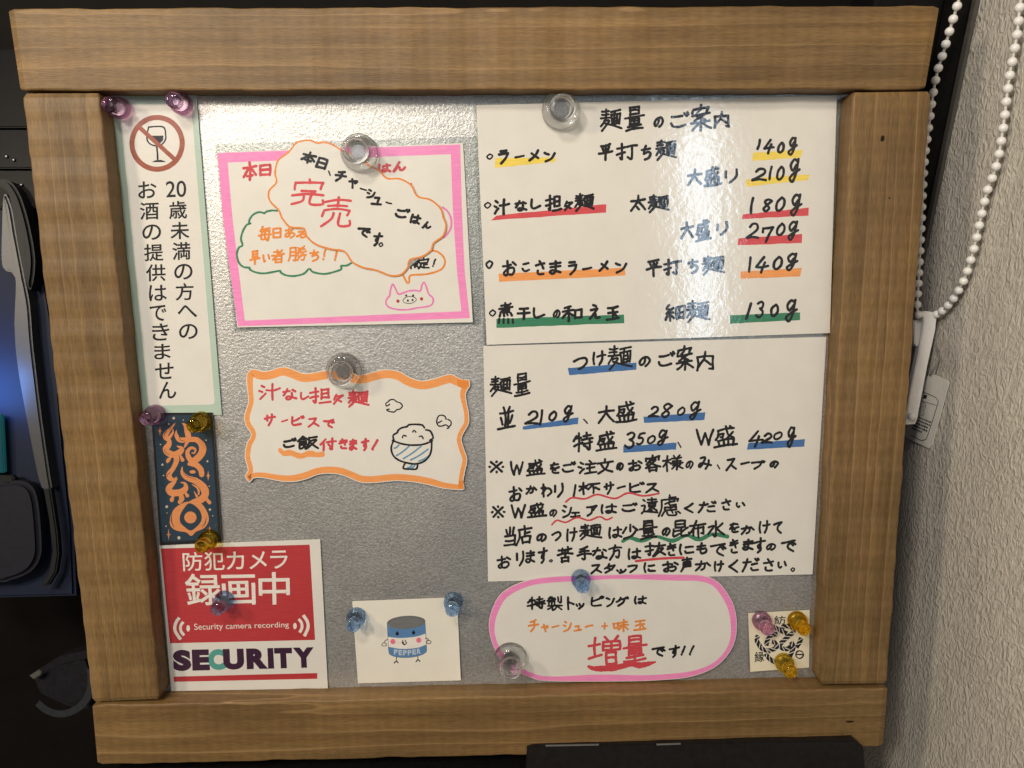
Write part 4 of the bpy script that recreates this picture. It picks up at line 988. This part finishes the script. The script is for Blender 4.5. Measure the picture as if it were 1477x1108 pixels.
def bead_run(pts3, spacing=.0075, rad=.00285):
    global sphere
    path = smooth_path([tuple(p) for p in pts3], step=.0004, dims=3)
    path = [Vector(p) for p in path]; acc = spacing; last = path[0]; beads = []
    for p in path[1:]:
        acc += (p - last).length; last = p
        if acc >= spacing: beads.append(p); acc = 0
    inv = chn.matrix_world.inverted()
    for p in beads:
        if sphere is None:
            bm = bmesh.new(); bmesh.ops.create_uvsphere(bm, u_segments=20, v_segments=12, radius=rad); sphere = bmobj('bead', bm, WHITE, chn, smooth=True); o = sphere
        else: o = sphere.copy(); COL.objects.link(o); o.parent = chn
        o.location = inv @ p
    return path
def tube(name, path, r, mat, parent, inv, seg=8):
    bm = bmesh.new(); rings = []; n = len(path); up = Vector((.3, .5, .8)).normalized()
    for i, p in enumerate(path):
        d = (path[min(i + 1, n - 1)] - path[max(i - 1, 0)]).normalized(); a = d.cross(up).normalized(); b = d.cross(a)
        rings.append([bm.verts.new(inv @ (p + (a * math.cos(6.28318 * k / seg) + b * math.sin(6.28318 * k / seg)) * r)) for k in range(seg)])
    for q, w_ in zip(rings, rings[1:]):
        for k in range(seg): bm.faces.new((q[k], q[(k + 1) % seg], w_[(k + 1) % seg], w_[k]))
    bm.faces.new(rings[0][::-1]); bm.faces.new(rings[-1])
    return bmobj(name, bm, mat, parent, smooth=True)
inv = chn.matrix_world.inverted()
for r in (sA, sB):
    p = bead_run(r); tube('cord', p[::3], .0009, CORD, chn, inv)
def slab(name, px, depth, thick, mat, parent=None, matrix=None, bev=.0006, seg=2):
    """an outline given in px with a camera depth per point, thickened away from the viewer"""
    front = [at(x, y, d) for (x, y), d in zip(px, depth if isinstance(depth, (list, tuple)) else [depth] * len(px))]
    nrm = Vector((0, 0, 0))
    for i in range(len(front)):
        a, b = front[i], front[(i + 1) % len(front)]; nrm += a.cross(b)
    nrm.normalize(); c = sum(front, Vector()) / len(front)
    if nrm.dot(c - BM @ CAM) < 0: nrm = -nrm
    inv = matrix.inverted() if matrix else Matrix()
    bm = bmesh.new(); a = [bm.verts.new(inv @ p) for p in front]; b = [bm.verts.new(inv @ (p + nrm * thick)) for p in front]; n = len(a)
    bm.faces.new(a); bm.faces.new(b[::-1])
    for i in range(n): bm.faces.new((a[(i + 1) % n], a[i], b[i], b[(i + 1) % n]))
    bmesh.ops.recalc_face_normals(bm, faces=bm.faces)
    if bev: bmesh.ops.bevel(bm, geom=[e for e in bm.edges if len([f for f in e.link_faces if len(f.verts) == n]) >= 1 and n != 4 or n == 4], offset=bev, segments=seg, affect='EDGES')
    return bmobj(name, bm, mat, parent)
mw = Matrix.Translation(at(1330, 452, .575)); wt = empty('cord_weight', mw)
tag(wt, 'white plastic cord weight hanging from the bottom of the bead chain', 'cord weight')
slab('body', [(1328, 452), (1333, 449.5), (1342, 449.5), (1350, 453), (1351, 462), (1349.5, 476), (1338, 528), (1323, 606), (1320, 612), (1305, 613), (1312, 570), (1325, 510), (1333, 465), (1332, 459)], [.556 + .014 * max(0, (y - 452)) / 160 for y in (452, 450, 450, 453, 462, 476, 528, 606, 612, 613, 570, 510, 465, 459)], .006, WHITE, wt, mw)
slab('clip', [(1318, 462), (1329, 460), (1331, 470), (1326, 496), (1323, 500), (1319, 495)], [.562] * 6, .005, WHITE, wt, mw)
bm = bmesh.new(); bmesh.ops.create_uvsphere(bm, u_segments=16, v_segments=10, radius=.0030); o = bmobj('stud', bm, WHITE, wt, smooth=True); o.location = mw.inverted() @ at(1315, 601, .568)
# warning tag
TAGP = plain('tag_card', (.78, .75, .68), .5, var=.03)
_tp = at(1341, 590, .574); _tn = (at(1341, 540, .572) - _tp).cross(at(1366, 590, .5525) - _tp).normalized(); _cw = BM @ CAM; _fw = BM.to_3x3() @ FWD
def tdepth(x, y):
    r_ = BM.to_3x3() @ ray(x, y); return (_tp - _cw).dot(_tn) / r_.dot(_tn)
q = [(1341, 538), (1366, 549), (1368.5, 553), (1344, 642), (1340, 647), (1312, 634), (1304, 628), (1318, 575)]; dq = [tdepth(x, y) for x, y in q]
mw = Matrix.Translation(at(1340, 540, .565)); tg = empty('warning_tag', mw)
tag(tg, 'small white printed paper tag hanging behind the white cord weight', 'tag')
slab('card', q, dq, .0006, TAGP, tg, mw, bev=0)
inv = mw.inverted(); TINK = plain('tag_print', (.03, .03, .03), .6)
dpt = lambda x, y=540: tdepth(x, y) - .0005
def tagline(pts, w=.8):
    n = len(pts); L_, R_ = [], []
    for i, p in enumerate(pts):
        a, b = pts[max(i - 1, 0)], pts[min(i + 1, n - 1)]; dx, dy = b[0] - a[0], b[1] - a[1]; k = math.hypot(dx, dy) or 1
        L_.append((p[0] + dy / k * w / 2, p[1] - dx / k * w / 2)); R_.append((p[0] - dy / k * w / 2, p[1] + dx / k * w / 2))
    return [inv @ at(x, y, dpt(x, y)) for x, y in L_ + R_], [(n + i, n + i + 1, i + 1, i) for i in range(n - 1)]
V_, F_ = [], []
def tadd(v, f):
    o_ = len(V_); V_.extend(v); F_.extend([tuple(i + o_ for i in q_) for q_ in f])
tadd(*tagline(smooth_path([(1330, 565), (1347, 572), (1352, 577), (1352, 584), (1338, 628), (1334, 634), (1328, 635), (1314, 628)], step=1)))
tadd(*tagline([(1329, 578), (1351, 585)], .6)); tadd(*tagline([(1332, 571.5), (1336.5, 573.2)], 5.5))
tadd(*tagline(smooth_path([(1331, 581), (1335, 583), (1334, 590), (1331, 592), (1333, 597), (1329, 600)], step=1), .6)); tadd(*tagline(smooth_path([(1331, 584), (1333, 586), (1331, 589)], step=1), .6))
for k, (xa, xb) in enumerate(((1325, 1341), (1321, 1339.5), (1319, 1338), (1317, 1336.5), (1315, 1330))):
    y = 604 + 4.9 * k; x = xa
    while x < xb:
        wd = random.uniform(1.4, 2.4); yy = y + (x - 1330) * .42
        tadd(*tagline([(x, yy), (x + wd, yy + wd * .42)], random.uniform(1.6, 2.6))); x += wd + .7
mesh('printing', V_, F_, TINK, tg)
tube('string', [Vector(p) for p in smooth_path([tuple(at(*p)) for p in ((1341, 541, dpt(1341) - .001), (1347, 534, .562), (1353, 522, .56), (1354, 512, .56), (1350, 500, .565))], step=.002, dims=3)], .0005, plain('grey_string', (.2, .19, .18), .5), tg, inv)

# ------------------------------------------------------------------ dark things behind the left edge
NAVY = plain('navy_plastic', (.010, .014, .028), .5, bump=.05); GREYP = plain('grey_plastic', (.015, .015, .015), .42, var=.1, vscale=60)
GREYL = plain('pale_grey_plastic', (.036, .036, .037), .4, var=.08); SCREW = plain('screw_head', (.25, .25, .25), .3, .8)
# metal cabinet with screws
mw = Matrix.Translation(at(10, 230, .62)); cb = empty('black_cabinet', mw); tag(cb, 'black metal cabinet with small round screws behind the frame', 'cabinet')
BLK = plain('black_metal', (.0035, .0035, .004), .4, .3, var=.2)
slab('panel', [(-160, -40), (70, -40), (70, 184), (-160, 184)], .565, .03, BLK, cb, mw, .001)
slab('panel', [(-160, 187), (75, 187), (75, 243), (-160, 243)], .566, .03, BLK, cb, mw, .001)
slab('panel', [(-160, 246), (80, 246), (80, 300), (-160, 300)], .566, .03, BLK, cb, mw, .001)
sp = None
for x, y in ((9.5, 226), (20, 231), (17.5, 267), (31, 267), (33, 279)):
    if sp is None: sp = o = bmobj('screw', lathe([(0, 0), (.0011, 0), (.0011, .0006), (.0007, .001), (0, .001)], 14), SCREW, cb, smooth=True)
    else: o = sp.copy(); COL.objects.link(o); o.parent = cb
    p = at(x, y, .5655); o.location = mw.inverted() @ p; o.rotation_euler = (math.radians(66), 0, 0)
# grey holder arm
SM = lambda q: smooth_path(q, True, 6)[:-1]
mw = Matrix.Translation(at(40, 500, .56)); ha = empty('holder_arm', mw); tag(ha, 'long curved grey plastic arm beside the wooden frame', 'holder')
slab('cover', SM([(-6, 258), (6, 258), (16, 264), (28, 284), (39, 320), (47, 362), (48, 385), (45, 408), (40, 418), (32, 395), (22, 345), (15, 300), (8, 275), (-4, 268)]), .555, .014, GREYP, ha, mw, .002)
slab('arm', SM([(4, 280), (14, 296), (22, 340), (33, 398), (41, 440), (46, 500), (58, 600), (71, 690), (73, 706), (62, 706), (54, 690), (38, 610), (24, 530), (19, 470), (20, 400), (2, 385), (1, 330)]), .557, .016, GREYL, ha, mw, .0015)
# device with the lit screen
mw = Matrix.Translation(at(0, 650, .58)); dv = empty('payment_terminal', mw); tag(dv, 'dark blue handheld terminal with a glowing screen at the edge of the picture', 'terminal')
slab('back_plate', [(-260, 300), (35, 300), (52, 330), (68, 420), (88, 545), (92, 552), (86, 570), (92, 640), (104, 760), (108, 860), (-260, 870)], .568, .02, NAVY, dv, mw, .002)
slab('body', smooth_path([(-220, 705), (-220, 705), (-20, 698), (22, 694), (42, 702), (51, 725), (56, 780), (54, 806), (40, 826), (12, 838), (-20, 842), (-220, 845), (-220, 845)], step=6), .553, .012, plain('slate_plastic', (.014, .014, .019), .45, var=.1), dv, mw, .003, 3)
slab('trim', [(62, 706), (72, 704), (82, 770), (84, 800), (80, 826), (68, 845), (58, 848), (70, 825), (75, 795), (70, 750)], .556, .006, GREYP, dv, mw, .001)
SCR = plain('lit_screen', (.004, .012, .014), .3, emit=((.03, .40, .42), .12))
slab('screen', [(-150, 585), (2, 598), (6, 682), (-150, 690)], .560, .004, SCR, dv, mw, .0008)
slab('bezel', [(-160, 688), (16, 686), (20, 690), (19, 696), (14, 699), (-160, 702)], .556, .006, GREYP, dv, mw, .001)
BLU = bpy.data.lights.new('screen_glow', 'AREA'); BLU.shape = 'RECTANGLE'; BLU.size = .05; BLU.size_y = .04; BLU.energy = .11; BLU.color = (.10, .32, 1.0)
bo = bpy.data.objects.new('screen_glow', BLU); COL.objects.link(bo); p = at(-52, 560, .545); bo.location = p; bo.rotation_euler = (at(0, 530, .568) - p).to_track_quat('-Z', 'Y').to_euler()
# bag with strap
mw = Matrix.Translation(at(90, 990, .62)); bg = empty('shoulder_bag', mw); tag(bg, 'black bag with a grey strap beside the bottom corner of the frame', 'bag')
slab('body', [(40, 975), (80, 950), (128, 940), (150, 990), (135, 1030), (90, 1022), (52, 1004)], .64, .03, plain('black_fabric', (.010, .010, .012), .85, var=.3), bg, mw, .006, 3)
st = smooth_path([(130, 965), (131, 990), (122, 1012), (108, 1024), (88, 1030), (68, 1025), (54, 1014)], step=2)
inn = inset(st + st[::-1], 0)[:len(st)]
le, ri = [], []
for i, p in enumerate(st):
    a, b = st[max(i - 1, 0)], st[min(i + 1, len(st) - 1)]; dx, dy = b[0] - a[0], b[1] - a[1]; k = math.hypot(dx, dy) or 1
    le.append((p[0] + dy / k * 5, p[1] - dx / k * 5)); ri.append((p[0] - dy / k * 5, p[1] + dx / k * 5))
inv = mw.inverted(); n = len(st)
vs = [inv @ at(x, y, .628) for x, y in le + ri] + [inv @ at(x, y, .631) for x, y in le + ri]
fs = [(n + i, n + i + 1, i + 1, i) for i in range(n - 1)] + [(2 * n + i, 2 * n + i + 1, 3 * n + i + 1, 3 * n + i) for i in range(n - 1)] + [(i, i + 1, 2 * n + i + 1, 2 * n + i) for i in range(n - 1)] + [(n + i + 1, n + i, 3 * n + i, 3 * n + i + 1) for i in range(n - 1)]
mesh('strap', vs, fs, plain('grey_strap', (.022, .025, .027), .8, var=.15), bg)
slab('buckle', [(42, 975), (56, 966), (60, 970), (58, 974), (48, 980)], .632, .004, plain('buckle_metal', (.12, .115, .10), .4, .5), bg, mw, .0005)
# flat black box in front of the bottom rail
mw = Matrix.Translation(at(1000, 1090, .575)); bx_ = empty('black_tray', mw); tag(bx_, 'flat black tray below the bottom rail of the frame', 'tray')
dd = uv(1000, 1078, 0); dpz = (dd - CAM).dot(FWD) - .006
slab('body', [(760, 1078), (768, 1075), (900, 1073), (1100, 1069), (1234, 1067.5), (1238, 1073), (1246, 1078), (1250, 1140), (758, 1140)], dpz, .02, plain('black_plastic', (.013, .011, .010), .4, var=.2), bx_, mw, .001)
EDG = plain('edge_highlight', (.13, .125, .12), .4)  # pale grey for the highlights painted along the tray's top edge
for a, b in ((787, 864), (947, 982)):
    slab('highlight_strip', [(a, 1075.2 - (a - 787) * .011), (b, 1074.6 - (b - 787) * .011), (b, 1076.2 - (b - 787) * .011), (a, 1077 - (a - 787) * .011)], dpz - .0012, .001, EDG, bx_, mw, 0)
